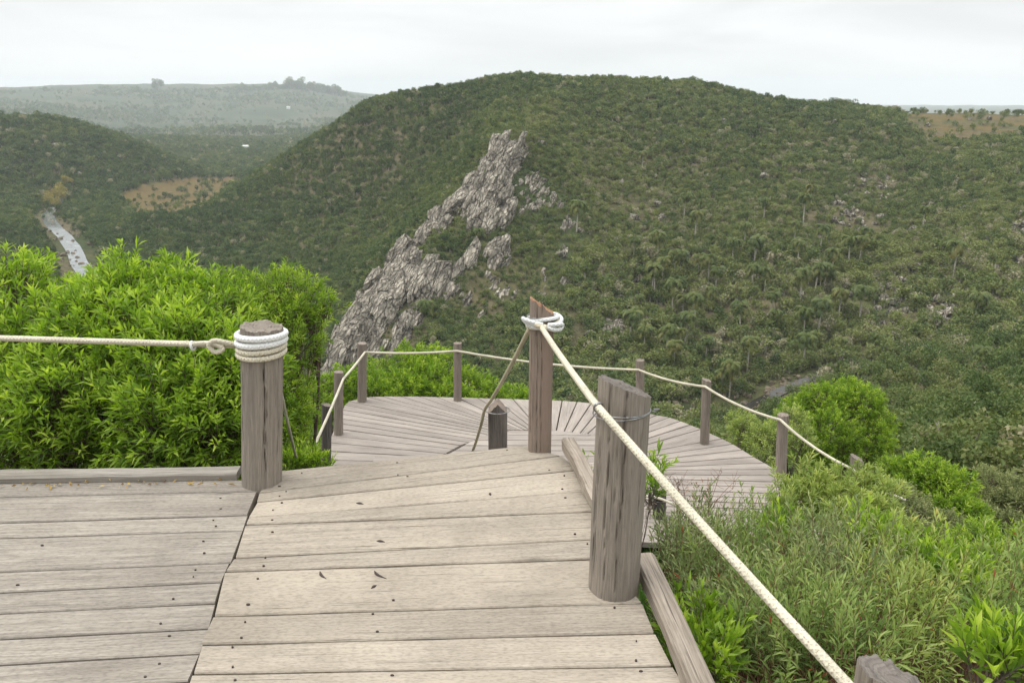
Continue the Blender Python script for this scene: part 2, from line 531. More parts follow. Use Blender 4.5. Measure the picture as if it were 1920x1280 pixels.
def hit(px, py, r0=25.0, r1=4000.0):
    """first place where the ground meets the ray"""
    d = ray(px, py); h = math.hypot(d[0], d[1])
    rs = np.exp(np.linspace(math.log(r0), math.log(r1), 900))
    x = d[0] / h * rs; y = d[1] / h * rs
    zr = CAMZ + d[2] / h * rs
    b = np.nonzero(H(x, y) >= zr)[0]
    if not len(b): return None
    i = b[0]
    return np.array([x[i], y[i], float(H(x[i:i + 1], y[i:i + 1])[0])])


def at_r(px, py, r):
    d = ray(px, py); h = math.hypot(d[0], d[1])
    return np.array([d[0] / h * r, d[1] / h * r])


# river course
riv_px = [(112, 374, 610), (92, 402, 535), (100, 425, 475), (122, 446, 435), (140, 470, 398), (150, 495, 365), (168, 525, 332), (185, 570, 292), (200, 640, 245)]
riv_xy = spline([at_r(*p) for p in riv_px], 60)
str_px = [(1240, 830, 158), (1330, 795, 164), (1410, 760, 172), (1480, 730, 178), (1560, 702, 182), (1640, 690, 184), (1780, 690, 178)]
str_xy = spline([at_r(*p) for p in str_px], 50)
RIVER = np.vstack([riv_xy[::2], str_xy[::2]])

FIELDS = [[(225, 364), (262, 348), (300, 340), (340, 333), (440, 331), (456, 340), (405, 376), (340, 404), (262, 408)],
          [(435, 263), (500, 261), (502, 272), (436, 272)],
          [(1690, 213), (1930, 213), (1990, 246), (1850, 260), (1750, 268), (1706, 242)]]
FIELD_W = []
FIELDS[2] = FIELDS[2][2:]
FIELD_R = [(560, 760), (1900, 2700), (400, 600)]
for fpx, (ra, rb) in zip(FIELDS, FIELD_R):
    pts = []
    for p in fpx:
        q = hit(p[0], p[1], ra * 0.8, rb * 1.3)
        pts.append(at_r(p[0], p[1], rb) if q is None else q[:2])
    if ra == 400: pts += [at_r(1680, 210, 520), at_r(1670, 210, 640), at_r(2050, 210, 680)]
    FIELD_W.append(np.array(pts))
SCREE_PX = [(1640, 520, 1700, 625), (1745, 560, 1790, 615), (1895, 390, 1935, 520), (1560, 380, 1650, 440), (1590, 330, 1680, 385), (1130, 600, 1175, 640)]


def pixel_of(x, y, z):
    dy = y * cp - (z - CAMZ) * sp
    v = y * sp + (z - CAMZ) * cp
    return 960 + F * x / dy, 640 - F * v / dy


# terrain mesh: polar sheet
azf = np.concatenate([np.linspace(-math.pi, -0.9, 50, endpoint=False), np.linspace(-0.9, -0.66, 30, endpoint=False),
                      np.linspace(-0.66, 0.66, 460, endpoint=False), np.linspace(0.66, 0.9, 30, endpoint=False), np.linspace(0.9, math.pi, 51)])
rf = np.concatenate([np.linspace(0.8, 30, 40, endpoint=False), np.exp(np.linspace(math.log(30), math.log(4600), 330, endpoint=False)), np.exp(np.linspace(math.log(4600), math.log(9000), 12))])
AA, RR = np.meshgrid(azf, rf, indexing='ij')
TX = np.sin(AA) * RR; TY = np.cos(AA) * RR
TZ = H(TX, TY)
TZ = np.where(RR > 4600, np.clip(TZ, -150, 40), TZ)
nA, nR = AA.shape
ii, jj = np.meshgrid(np.arange(nA - 1), np.arange(nR - 1), indexing='ij')
a0 = (ii * nR + jj).ravel()
TF = np.stack([a0, a0 + 1, a0 + nR + 1, a0 + nR], 1)
fx, fy = TX.ravel(), TY.ravel()
field = np.zeros(len(fx))
for poly in FIELD_W:
    field = np.maximum(field, pip(poly, fx, fy) * (.5 if poly is FIELD_W[2] else .78))
field = np.maximum(field, 0)
centre = np.array([[0.0, 0.0, float(near_ground(0.0, 0.0))]])

m, nt, out = new_mat('scrub hillside earth')
L = nt.links.new
geo = N(nt, 'NewGeometry')
n1 = N(nt, 'TexNoise', inp={'Scale': 0.02, 'Detail': 8.0, 'Roughness': 0.6}); L(geo.outputs['Position'], n1.inputs['Vector'])
n2 = N(nt, 'TexNoise', inp={'Scale': 0.35, 'Detail': 5.0, 'Roughness': 0.6}); L(geo.outputs['Position'], n2.inputs['Vector'])
n4 = N(nt, 'TexNoise', inp={'Scale': 0.07, 'Detail': 6.0, 'Roughness': 0.65}); L(geo.outputs['Position'], n4.inputs['Vector'])
n3 = N(nt, 'TexNoise', inp={'Scale': 0.006, 'Detail': 6.0, 'Roughness': 0.55}); L(geo.outputs['Position'], n3.inputs['Vector'])
c1 = ramp(nt, [(0.35, (0.045, 0.06, 0.022)), (0.47, (0.085, 0.085, 0.038)), (0.62, (0.13, 0.105, 0.066))], n1.outputs['Fac']).outputs[0]
c2 = ramp(nt, [(0.3, 0.55), (0.7, 1.3)], n2.outputs['Fac']).outputs[0]
c = mixc(nt, c1, c2, 1.0, 'MULTIPLY')
fr = ramp(nt, [(0.35, (0.035, 0.05, 0.024)), (0.5, (0.055, 0.07, 0.034)), (0.65, (0.085, 0.082, 0.045))], n3.outputs['Fac']).outputs[0]
dist = N(nt, 'VectorMath', operation='LENGTH'); L(geo.outputs['Position'], dist.inputs[0])
df = ramp(nt, [(0.0, 0.0), (1.0, 1.0)], math_n(nt, 'DIVIDE', math_n(nt, 'SUBTRACT', dist.outputs['Value'], 1100.0), 900.0)).outputs[0]
c = mixc(nt, c, fr, df)
fa = N(nt, 'Attribute', attribute_name='field')
ff = ramp(nt, [(0.40, 0.0), (0.6, 1.0)], math_n(nt, 'ADD', fa.outputs['Fac'], math_n(nt, 'MULTIPLY', math_n(nt, 'SUBTRACT', n4.outputs['Fac'], 0.5), 1.7))).outputs[0]
fcol = ramp(nt, [(0.3, (0.092, 0.068, 0.028)), (0.5, (0.138, 0.098, 0.042)), (0.66, (0.08, 0.085, 0.03))], n2.outputs['Fac']).outputs[0]
c = mixc(nt, c, fcol, ff)
b = N(nt, 'BsdfPrincipled'); L(c, b.inputs['Base Color']); b.inputs['Roughness'].default_value = 0.95; b.inputs['Specular IOR Level'].default_value = 0.1
bp = N(nt, 'Bump', inp={'Strength': 0.8, 'Distance': 1.0}); L(n2.outputs['Fac'], bp.inputs['Height']); L(bp.outputs[0], b.inputs['Normal'])
L(b.outputs[0], out.inputs[0])
M['ground'] = m
TV = np.vstack([np.stack([fx, fy, TZ.ravel()], 1), centre])
fan = np.stack([np.full(nA - 1, len(TV) - 1), np.arange(nA - 1) * nR, np.arange(1, nA) * nR], 1)[:, [0, 2, 1]]
ter = obj_np('terrain', TV, [TF[:, ::-1], fan[:, ::-1]], M['ground'], attrs={'field': np.append(field, 0)}, smooth=True)
tag(ter, 'scrub covered hills and valley ground', None, kind='structure')
# running maximum of the sight-line slope, used to skip what no view shows
E = (TZ - CAMZ) / RR
RM = np.maximum.accumulate(np.where(RR < 26, -9, E), axis=1)


def visible(x, y, z, h=5.0):
    az = np.arctan2(x, y); r = np.hypot(x, y)
    i = np.clip(np.searchsorted(azf, az), 0, nA - 1)
    j = np.clip(np.searchsorted(rf, r) - 2, 0, nR - 1)
    return (z + h - CAMZ) / r >= RM[i, j] - 0.003


# ------------------------------------------------------------------ water
m, nt, out = new_mat('river water')
L = nt.links.new
geo = N(nt, 'NewGeometry')
n1 = N(nt, 'TexNoise', inp={'Scale': 0.25, 'Detail': 5.0}); L(geo.outputs['Position'], n1.inputs['Vector'])
c = ramp(nt, [(0.56, (0.15, 0.165, 0.16)), (0.80, (0.4, 0.42, 0.42))], n1.outputs['Fac']).outputs[0]
b = N(nt, 'BsdfPrincipled'); L(c, b.inputs['Base Color']); b.inputs['Roughness'].default_value = 0.12; b.inputs['IOR'].default_value = 1.33
b.inputs['Specular IOR Level'].default_value = 0.6
bp = N(nt, 'Bump', inp={'Strength': 0.02, 'Distance': 0.3}); L(n1.outputs['Fac'], bp.inputs['Height']); L(bp.outputs[0], b.inputs['Normal'])
L(b.outputs[0], out.inputs[0])
M['water'] = m
m, nt, out = new_mat('dark stream water')
L = nt.links.new
b = N(nt, 'BsdfPrincipled'); b.inputs['Base Color'].default_value = (0.03, 0.028, 0.022, 1); b.inputs['Roughness'].default_value = 0.15
L(b.outputs[0], out.inputs[0])
M['stream'] = m


def ribbon(name, xy, width, dz, mat, label):
    t = np.gradient(xy, axis=0); t /= np.linalg.norm(t, axis=1)[:, None]
    nrm = np.stack([t[:, 1], -t[:, 0]], 1)
    z = H(xy[:, 0], xy[:, 1], False) + dz
    n = len(xy); K = 7
    V = []
    for k in range(K):
        s = (k / (K - 1) - 0.5) * width * (0.8 + 0.5 * fbm(np.arange(n) / 5 + (40 if k < K / 2 else 0), np.zeros(n), 2))
        p = xy + nrm * s[:, None]
        V.append(np.column_stack([p, z + .25]))
    V = np.concatenate(V)
    i, j = np.meshgrid(np.arange(K - 1), np.arange(n - 1), indexing='ij')
    a = (i * n + j).ravel()
    return tag(obj_np(name, V, np.stack([a, a + n, a + n + 1, a + 1], 1), mat, smooth=True), label, kind='structure')


ribbon('river', riv_xy, 6.2, 0.35, M['water'], 'pale river winding along the valley floor')
ribbon('stream', str_xy, 3.2, 0.3, M['stream'], 'dark stony stream at the foot of the slope')

spine_px = [(952, 266, 300), (925, 300, 288), (870, 375, 270), (800, 440, 252), (730, 520, 232), (680, 590, 214), (645, 660, 198), (618, 705, 188)]
spine_xy = spline([at_r(*p) for p in spine_px], 120)
sp_dir = math.atan2(*(spine_xy[0] - spine_xy[-1])[::-1])
SPDIR = sp_dir
# ------------------------------------------------------------------ rocks
m, nt, out = new_mat('pale lichen rock')
L = nt.links.new
geo = N(nt, 'NewGeometry')
mp = N(nt, 'Mapping', vector_type='TEXTURE'); mp.inputs['Rotation'].default_value = (0.0, -0.55, SPDIR); mp.inputs['Scale'].default_value = (3.2, 0.9, 1.1); L(geo.outputs['Position'], mp.inputs[0])
wn = N(nt, 'TexNoise', inp={'Scale': 0.8, 'Detail': 4.0}); L(geo.outputs['Position'], wn.inputs['Vector'])
wv = N(nt, 'VectorMath', operation='SCALE', inp={3: 0.9}); L(wn.outputs['Color'], wv.inputs[0])
wa = N(nt, 'VectorMath', operation='ADD'); L(mp.outputs[0], wa.inputs[0]); L(wv.outputs[0], wa.inputs[1])
vo = N(nt, 'TexVoronoi', feature='DISTANCE_TO_EDGE', inp={'Scale': 0.9}); L(wa.outputs[0], vo.inputs['Vector'])
vc = N(nt, 'TexVoronoi', feature='F1', inp={'Scale': 0.9}); L(wa.outputs[0], vc.inputs['Vector'])
n1 = N(nt, 'TexNoise', inp={'Scale': 1.3, 'Detail': 8.0, 'Roughness': 0.65}); L(wa.outputs[0], n1.inputs['Vector'])
n2 = N(nt, 'TexNoise', inp={'Scale': 0.22, 'Detail': 5.0}); L(geo.outputs['Position'], n2.inputs['Vector'])
c = ramp(nt, [(0.32, (0.185, 0.17, 0.145)), (0.47, (0.345, 0.322, 0.28)), (0.66, (0.51, 0.478, 0.415))], n1.outputs['Fac']).outputs[0]
c2 = ramp(nt, [(0.35, (0.52, 0.50, 0.47)), (0.6, (1.1, 1.07, 1.0))], n2.outputs['Fac']).outputs[0]
c = mixc(nt, c, c2, 1.0, 'MULTIPLY')
ck = ramp(nt, [(0.0, 0.25), (0.07, 1.0)], vo.outputs['Distance']).outputs[0]
vo2 = N(nt, 'TexVoronoi', feature='DISTANCE_TO_EDGE', inp={'Scale': 0.33}); L(wa.outputs[0], vo2.inputs['Vector'])
ck2 = ramp(nt, [(0.0, 0.12), (0.06, 1.0)], vo2.outputs['Distance']).outputs[0]
c = mixc(nt, c, ck, 0.4, 'MULTIPLY')
c = mixc(nt, c, ck2, 0.9, 'MULTIPLY')
b = N(nt, 'BsdfPrincipled'); L(c, b.inputs['Base Color']); b.inputs['Roughness'].default_value = 0.95; b.inputs['Specular IOR Level'].default_value = 0.1
hh = math_n(nt, 'ADD', math_n(nt, 'MULTIPLY', n1.outputs['Fac'], 0.6), math_n(nt, 'MULTIPLY', math_n(nt, 'MINIMUM', vo.outputs['Distance'], 0.15), 4.0))
bp = N(nt, 'Bump', inp={'Strength': 1.0, 'Distance': 1.2}); L(hh, bp.inputs['Height']); L(bp.outputs[0], b.inputs['Normal'])
L(b.outputs[0], out.inputs[0])
M['rock'] = m
import bmesh


def rock_shapes(n, seed):
    rr = np.random.RandomState(seed)
    res = []
    for k in range(n):
        bm = bmesh.new()
        npt = 18
        pts = rr.randn(npt, 3); pts /= np.linalg.norm(pts, axis=1)[:, None]
        pts = np.sign(pts) * np.abs(pts) ** 0.75
        for p in pts: bm.verts.new(p * rr.uniform(0.8, 1.05))
        r_ = bmesh.ops.convex_hull(bm, input=bm.verts)
        bmesh.ops.delete(bm, geom=[v for v in bm.verts if not v.link_faces], context='VERTS')
        bm.verts.ensure_lookup_table(); bm.verts.index_update()
        V = np.array([v.co[:] for v in bm.verts]); Fc = np.array([[v.index for v in f.verts] for f in bm.faces if len(f.verts) == 3])
        res.append((V, Fc)); bm.free()
    return res


SHAPES = rock_shapes(10, 5)


def rot_xyz(rx, ry, rz):
    cx, sx = math.cos(rx), math.sin(rx); cy, sy = math.cos(ry), math.sin(ry); cz, sz = math.cos(rz), math.sin(rz)
    return (np.array([[cz, -sz, 0], [sz, cz, 0], [0, 0, 1]]) @ np.array([[cy, 0, sy], [0, 1, 0], [-sy, 0, cy]]) @ np.array([[1, 0, 0], [0, cx, -sx], [0, sx, cx]]))


def rock_field(name, places, label, cat, seed=1, kind=None, mat=None):
    """places: (x, y, z, size, elong, direction angle, tilt)"""
    rr = np.random.RandomState(seed)
    V, Fs, n = [], [], 0
    for (x, y, z, s, el, ang, tilt) in places:
        v, f = SHAPES[rr.randint(len(SHAPES))]
        sc = np.array([s * el * rr.uniform(.8, 1.2), s * rr.uniform(.55, 1.0), s * rr.uniform(.6, 1.2)])
        Rm = rot_xyz(rr.uniform(-.4, .4), tilt + rr.uniform(-.25, .25), ang + rr.uniform(-.3, .3))
        V.append((v * sc) @ Rm.T + [x, y, z]); Fs.append(f + n); n += len(v)
    o = obj_np(name, np.concatenate(V), np.concatenate(Fs), mat or M['rock'])
    return tag(o, label, cat, kind=kind)


ROCK_POLY = [(938, 266), (986, 278), (972, 320), (948, 350), (962, 400), (930, 440), (968, 500), (925, 500), (895, 470), (880, 500), (840, 520), (850, 560),
             (800, 540), (790, 600), (740, 655), (640, 700), (610, 700), (640, 620), (680, 560), (740, 480), (800, 415), (860, 365), (905, 315)]
ROCK_POLY2 = [(985, 300), (1060, 390), (1085, 440), (1070, 480), (1020, 500), (1030, 550), (960, 545), (930, 520), (880, 500), (860, 560), (910, 600), (1020, 565), (1020, 520), (980, 440), (965, 350)]
rk = np.random.RandomState(11)
places = []
tries = 0
rk_mask_xy = []
while len(places) < 1350 and tries < 30000:
    tries += 1
    px, py = rk.uniform(600, 1100), rk.uniform(260, 705)
    main = bool(pip(ROCK_POLY, np.array([px]), np.array([py]))[0])
    sec = bool(pip(ROCK_POLY2, np.array([px]), np.array([py]))[0])
    if not main and not (sec and rk.rand() < 0.5): continue
    cl = fbm(np.array([px / 45.0]), np.array([py / 45.0]), 2)[0]
    if not main and cl < 0.48: continue
    if main and cl < 0.38: continue
    q = hit(px, py, 150, 340)
    if q is None: continue
    dens = 1.0
    big = main and rk.rand() < .22
    s = rk.uniform(2.6, 4.2) if big else (rk.uniform(0.6, 1.7) if main else rk.uniform(0.5, 1.6))
    places.append((q[0], q[1], q[2] + (rk.uniform(-.4, .5) if main else -.1) * s, s * .8, 2.3, sp_dir, -0.62))
    rk_mask_xy.append((q[0], q[1]))
# crest blocks that make the ragged skyline of the spine
for k in range(6, 118):
    for t in range(3):
        x, y = spine_xy[k] + rk.uniform(-2, 2, 2)
        z = float(H(np.array([x]), np.array([y]))[0])
        s = rk.uniform(1.2, 2.8)
        places.append((x, y, z + rk.uniform(-1.3, .5), s, 1.7, sp_dir, -0.6))
        rk_mask_xy.append((x, y))
rock_field('rock_outcrop', places, 'jagged pale grey rock spine running down the scrub hillside', 'rock', 2)
RKM = np.array(rk_mask_xy)
places = []
for (x0, y0, x1, y1) in SCREE_PX:
    k = 0; tr = 0
    while k < 34 and tr < 200:
        tr += 1
        px, py = rk.uniform(x0, x1), rk.uniform(y0, y1)
        q = hit(px, py, 120, 500)
        if q is None: continue
        k += 1
        places.append((q[0], q[1], q[2] + .2, rk.uniform(.6, 1.7), 1.2, rk.uniform(0, 6), .3))
for k in range(130):
    px, py = rk.uniform(1000, 1920), rk.uniform(210, 680)
    q = hit(px, py, 120, 600)
    if q is not None:
        places.append((q[0], q[1], q[2] + .5, rk.uniform(.8, 2.0), 1.2, rk.uniform(0, 6), .3))
for k in range(40):
    px, py = rk.uniform(0, 330), rk.uniform(265, 340)
    q = hit(px, py, 400, 800)
    if q is not None:
        places.append((q[0], q[1], q[2] + 1, rk.uniform(1.2, 2.6), 1.2, rk.uniform(0, 6), .3))
rock_field('scree_rubble', places, 'loose pale stones showing between the hillside scrub', None, 4, kind='stuff')
places = []
for k in range(240):
    i = rk.randint(len(str_xy)); p = str_xy[i] + rk.uniform(-6, 6, 2)
    z = float(H(p[:1], p[1:])[0])
    places.append((p[0], p[1], z + .25, rk.uniform(.25, .9), 1.2, rk.uniform(0, 6), .2))
for k in range(110):
    i = rk.randint(len(riv_xy)); p = riv_xy[i] + rk.uniform(-10, 10, 2)
    z = float(H(p[:1], p[1:])[0])
    places.append((p[0], p[1], z + .35, rk.uniform(.4, 1.3), 1.2, rk.uniform(0, 6), .2))
M['bedstone'] = plain_mat('brown stream stone', (0.15, 0.12, 0.085), rough=0.9, noise=0.5, scale=0.5)
rock_field('stream_rubble', places, 'brown stones lining the stream and river beds', None, 6, kind='stuff', mat=M['bedstone'])

# ------------------------------------------------------------------ foliage builders
def leaf_cards(pos, nrm_dir, length, width, rs):
    """one bent leaf (4 triangles) per row: grows from pos along nrm_dir"""
    n = len(pos)
    d = nrm_dir / (np.linalg.norm(nrm_dir, axis=1)[:, None] + 1e-9)
    rv = rs.randn(n, 3)
    s = np.cross(d, rv); s /= np.linalg.norm(s, axis=1)[:, None] + 1e-9
    u = np.cross(s, d)
    up = np.where((u[:, 2] < 0)[:, None], -u, u)
    L_ = length[:, None]; W_ = width[:, None]
    mid = pos + d * L_ * 0.45 + up * L_ * 0.03
    v = np.empty((n, 5, 3))
    v[:, 0] = pos
    v[:, 1] = mid + s * W_ * 0.5 + up * W_ * 0.16
    v[:, 2] = mid
    v[:, 3] = mid - s * W_ * 0.5 + up * W_ * 0.16
    v[:, 4] = pos + d * L_ - np.array([0, 0, 1]) * L_ * rs.uniform(0.02, 0.28, (n, 1))
    base = (np.arange(n) * 5)[:, None, None]
    f = base + np.array([[0, 2, 1], [0, 3, 2], [1, 2, 4], [2, 3, 4]])[None]
    return v.reshape(-1, 3), f.reshape(-1, 3)


def card_quads(pos, size, rs, flat=0.4):
    """small irregular leaf-clump faces, randomly turned"""
    n = len(pos)
    d = rs.randn(n, 3); d[:, 2] = np.abs(d[:, 2]) * (1 - flat) + flat
    d /= np.linalg.norm(d, axis=1)[:, None]
    s = np.cross(d, rs.randn(n, 3)); s /= np.linalg.norm(s, axis=1)[:, None]
    u = np.cross(d, s)
    k = size[:, None]
    v = np.empty((n, 4, 3))
    v[:, 0] = pos - s * k * rs.uniform(.4, .8, (n, 1))
    v[:, 1] = pos - u * k * rs.uniform(.2, .55, (n, 1))
    v[:, 2] = pos + s * k * rs.uniform(.4, .8, (n, 1))
    v[:, 3] = pos + u * k * rs.uniform(.2, .55, (n, 1)) + d * k * rs.uniform(-.2, .2, (n, 1))
    f = (np.arange(n) * 4)[:, None] + np.arange(4)[None]
    return v.reshape(-1, 3), f


def crown_points(rs, lumps, n, shell=0.55):
    """points in the outer shell of a set of lumps (centre, radius)"""
    w = np.array([r ** 2 for _, r in lumps]); w /= w.sum()
    idx = rs.choice(len(lumps), n, p=w)
    d = rs.randn(n, 3); d /= np.linalg.norm(d, axis=1)[:, None]
    t = shell + (1 - shell) * rs.rand(n) ** 0.7
    c = np.array([l[0] for l in lumps])[idx]; r = np.array([l[1] for l in lumps])[idx]
    return c + d * (t * r)[:, None], idx


def scrub_mesh(name, seed, n, size, wide=1.0, tall=1.0, nl=8, trunk=True, loose=0.55, mats=None):
    rs = np.random.RandomState(seed)
    lumps = []
    for k in range(nl):
        a = rs.uniform(0, 6.28); q = rs.uniform(0.1, 0.75) * wide
        lumps.append((np.array([q * math.cos(a), q * math.sin(a), rs.uniform(.55, 1.25) * tall]), rs.uniform(.3, .55)))
    lumps.append((np.array([0, 0, 1.0 * tall]), 0.55))
    p, idx = crown_points(rs, lumps, n, loose)
    keep = p[:, 2] > 0.12
    p = p[keep]; idx = idx[keep]
    lt = rs.rand(len(lumps))
    V, Fq = card_quads(p, rs.uniform(.7, 1.3, len(p)) * size, rs)
    tint = np.repeat(np.clip(0.5 + (lt[idx] - .5) * .5 + rs.uniform(-.35, .35, len(p)), 0, 1), 4)
    Fs = [Fq]; mi = [np.zeros(len(Fq), int)]
    if trunk:
        for k in range(4):
            a = rs.uniform(0, 6.28)
            top = lumps[rs.randint(len(lumps))][0]
            pts = spline([[0, 0, -0.3], [0.08 * math.cos(a), .08 * math.sin(a), .35 * tall], top + rs.uniform(-.1, .25, 3)], 6)
            tv, tf, _ = tube(pts, np.linspace(.05, .015, 6), 4, False)
            for f in tf: Fs.append(f + len(V)); mi.append(np.ones(len(f), int))
            V = np.vstack([V, tv]); tint = np.append(tint, np.full(len(tv), .5))
    me = mesh_np(name, V, Fs, attrs={'tint': tint}, mat_idx=np.concatenate(mi))
    for mm in mats: me.materials.append(mm)
    return me


SCRUB_STOPS = [(0.0, (0.022, 0.038, 0.014)), (0.22, (0.036, 0.058, 0.019)), (0.42, (0.058, 0.08, 0.026)), (0.6, (0.082, 0.098, 0.036)), (0.74, (0.105, 0.13, 0.038)),
               (0.84, (0.115, 0.115, 0.065)), (0.92, (0.14, 0.138, 0.10)), (1.0, (0.185, 0.175, 0.135))]
M['scrub'] = leaf_mat('hillside scrub leaves', SCRUB_STOPS, instancer=True, trans=0.25, rough=0.7, gain=1.95, tintc=(1.03, 1.0, .88))

lib = bpy.data.collections.new('scrub_library')
for k in range(7):
    me = scrub_mesh('scrub_variant', 100 + k, [300, 340, 260, 300, 220, 180, 380][k], [.17, .15, .19, .15, .2, .16, .14][k],
                    wide=[1, 1.2, .8, 1.1, .6, 1, 1.3][k], tall=[1, .8, 1.25, 1.0, 1.5, 1.1, .75][k], loose=[.5, .5, .4, .6, .3, .2, .6][k],
                    mats=[M['scrub'], M['bark_grey']])
    lib.objects.link(bpy.data.objects.new('scrub_variant', me))


def gn_scatter(name, pts, tone, size, rotz, var, label):
    me = bpy.data.meshes.new(name)
    me.vertices.add(len(pts)); me.vertices.foreach_set('co', np.asarray(pts, np.float32).ravel())
    for k, a, t in (('tone', tone, 'FLOAT'), ('size', size, 'FLOAT'), ('rotz', rotz, 'FLOAT'), ('variant', var, 'INT')):
        at = me.attributes.new(k, t, 'POINT'); at.data.foreach_set('value', np.asarray(a, np.float32 if t == 'FLOAT' else np.int32))
    o = link(bpy.data.objects.new(name, me))
    ng = bpy.data.node_groups.new(name, 'GeometryNodeTree')
    ng.interface.new_socket('Geometry', in_out='INPUT', socket_type='NodeSocketGeometry')
    ng.interface.new_socket('Geometry', in_out='OUTPUT', socket_type='NodeSocketGeometry')
    nn = ng.nodes.new
    gi, go = nn('NodeGroupInput'), nn('NodeGroupOutput')
    ci = nn('GeometryNodeCollectionInfo'); ci.inputs['Collection'].default_value = lib
    ci.inputs['Separate Children'].default_value = True; ci.inputs['Reset Children'].default_value = True
    iop = nn('GeometryNodeInstanceOnPoints'); iop.inputs['Pick Instance'].default_value = True

    def na(nm, t):
        x = nn('GeometryNodeInputNamedAttribute'); x.data_type = t; x.inputs[0].default_value = nm
        return x.outputs[0]
    lk = ng.links.new
    lk(gi.outputs[0], iop.inputs['Points']); lk(ci.outputs[0], iop.inputs['Instance'])
    lk(na('variant', 'INT'), iop.inputs['Instance Index'])
    cx = nn('ShaderNodeCombineXYZ'); lk(na('rotz', 'FLOAT'), cx.inputs[2])
    e2 = nn('FunctionNodeEulerToRotation'); lk(cx.outputs[0], e2.inputs[0]); lk(e2.outputs[0], iop.inputs['Rotation'])
    lk(na('size', 'FLOAT'), iop.inputs['Scale'])
    lk(iop.outputs[0], go.inputs[0])
    md = o.modifiers.new('scatter', 'NODES'); md.node_group = ng
    tag(o, label, None, kind='stuff')
    return o


# scatter the hillside scrub
rs = np.random.RandomState(21)


def wedge(n, a0, a1, r0, r1):
    az = rs.uniform(a0, a1, n); r = np.sqrt(rs.uniform(r0 ** 2, r1 ** 2, n))
    return np.sin(az) * r, np.cos(az) * r, r


X, Y, S = [], [], []
for (n, a0, a1, r0, r1, s0, s1) in ((52000, -0.90, 0.90, 150, 330, .9, 2.0), (70000, -0.90, 0.90, 330, 620, 1.1, 2.7), (29000, -0.90, -0.08, 620, 1700, 2.4, 4.8), (24000, -0.90, -0.22, 540, 900, 1.7, 3.6),
                                  (17000, -0.90, -0.08, 1700, 4000, 4.5, 10.0), (7000, -0.90, 0.3, 36, 150, .9, 1.9)):
    x, y, r = wedge(n, a0, a1, r0, r1)
    X.append(x); Y.append(y); S.append(s0 + (s1 - s0) * rs.rand(n) ** 2)
X = np.concatenate(X); Y = np.concatenate(Y); S = np.concatenate(S)
Z = H(X, Y)
rr_ = np.hypot(X, Y)
keep = visible(X, Y, Z, 6.0)
for poly in FIELD_W:
    keep &= ~(pip(poly, X, Y) & (rs.rand(len(X)) > 0.035))
dr = np.full(len(X), 1e9)
for q_, p in enumerate(RIVER): dr = np.minimum(dr, np.hypot(X - p[0], Y - p[1]) + (0 if q_ < len(riv_xy[::2]) else 3.5))
keep &= dr > 8 + rs.rand(len(X)) * 3
dk = np.full(len(X), 1e9)
near_rock = (rr_ > 160) & (rr_ < 330)
for s in range(0, len(RKM), 200):
    d = np.hypot(X[near_rock][:, None] - RKM[s:s + 200, 0], Y[near_rock][:, None] - RKM[s:s + 200, 1]).min(1)
    dk[near_rock] = np.minimum(dk[near_rock], d)
keep &= ~((dk < 1.7) & (rs.rand(len(X)) < 0.80))
clear = fbm(X / 26 + 3, Y / 26 + 8, 3)
qx, qy = pixel_of(X, Y, Z)
for (x0, y0, x1, y1) in SCREE_PX:
    keep &= ~((qx > x0) & (qx < x1) & (qy > y0) & (qy < y1) & (rs.rand(len(X)) < 0.7))
openf = (qx > 1050) & (qx < 1750) & (qy > 330) & (qy < 640)
keep &= ~(openf & (clear > 0.56) & (rs.rand(len(X)) < 0.72))
keep &= rs.rand(len(X)) < np.where(rr_ > 1700, np.clip((fbm(X / 260, Y / 260, 3) - .38) * 5, .06, 1), 1.0)
nearslope = (rr_ < 172) & (np.arctan2(X, Y) > 0.24)
keep &= ~nearslope
# keep the slope just below the platform low enough not to cover the stream
X, Y, Z, S, rr_, dk, qx, qy = [v[keep] for v in (X, Y, Z, S, rr_, dk, qx, qy)]
tone = 0.08 + 0.36 * fbm(X / 70, Y / 70, 3) + 0.26 * fbm(X / 17 + 50, Y / 17, 3) + rs.normal(0, .15, len(X))
right = sstep(960, 1150, qx) * sstep(200, 330, qy)
tone += 0.13 * right
spur = sstep(60, 0, np.abs((qx - 960) + (qy - 270) * 0.95 - 10)) * ((qy > 190) & (qy < 600))
tone += 0.22 * spur
tone -= 0.10 * ((qx < 900) & (qy < 520) & (spur < .3))
dead = rs.rand(len(X)) < (0.03 + 0.075 * right)
tone = np.where(dead, rs.uniform(.82, 1.0, len(X)), np.clip(tone, 0, .8))
S = np.where(dk < 5, S * .65, S)
lower = (qx > 960) & (qy > 470) & (dk > 6)
S = np.where(lower, S * (1.1 + .6 * rs.rand(len(X))), S)
drop = lower & (rs.rand(len(X)) < .38)
tone = np.where(lower & (rs.rand(len(X)) < .10), rs.uniform(.66, .8, len(X)), tone)
var = rs.randint(0, 7, len(X))
S = np.where(var == 4, S * .8, S)
print('scrub instances', len(X))
kp_ = ~drop
gn_scatter('hillside_scrub', np.stack([X, Y, Z - .25], 1)[kp_], tone[kp_], S[kp_], rs.uniform(0, 6.28, len(X))[kp_], var[kp_], 'dense olive scrub covering the hills and valley')

# ------------------------------------------------------------------ trees on the near slope (things)
M['tree_leaf'] = leaf_mat('near slope tree leaves', [(0.0, (0.02, 0.038, 0.012)), (0.3, (0.04, 0.065, 0.018)), (0.55, (0.062, 0.088, 0.026)), (0.78, (0.09, 0.11, 0.035)), (0.9, (0.12, 0.12, 0.06)), (1.0, (0.17, 0.155, 0.105))],
                          trans=0.28, rough=0.65, posvar=0.5, gain=1.7, tintc=(1.03, 1.0, .88))


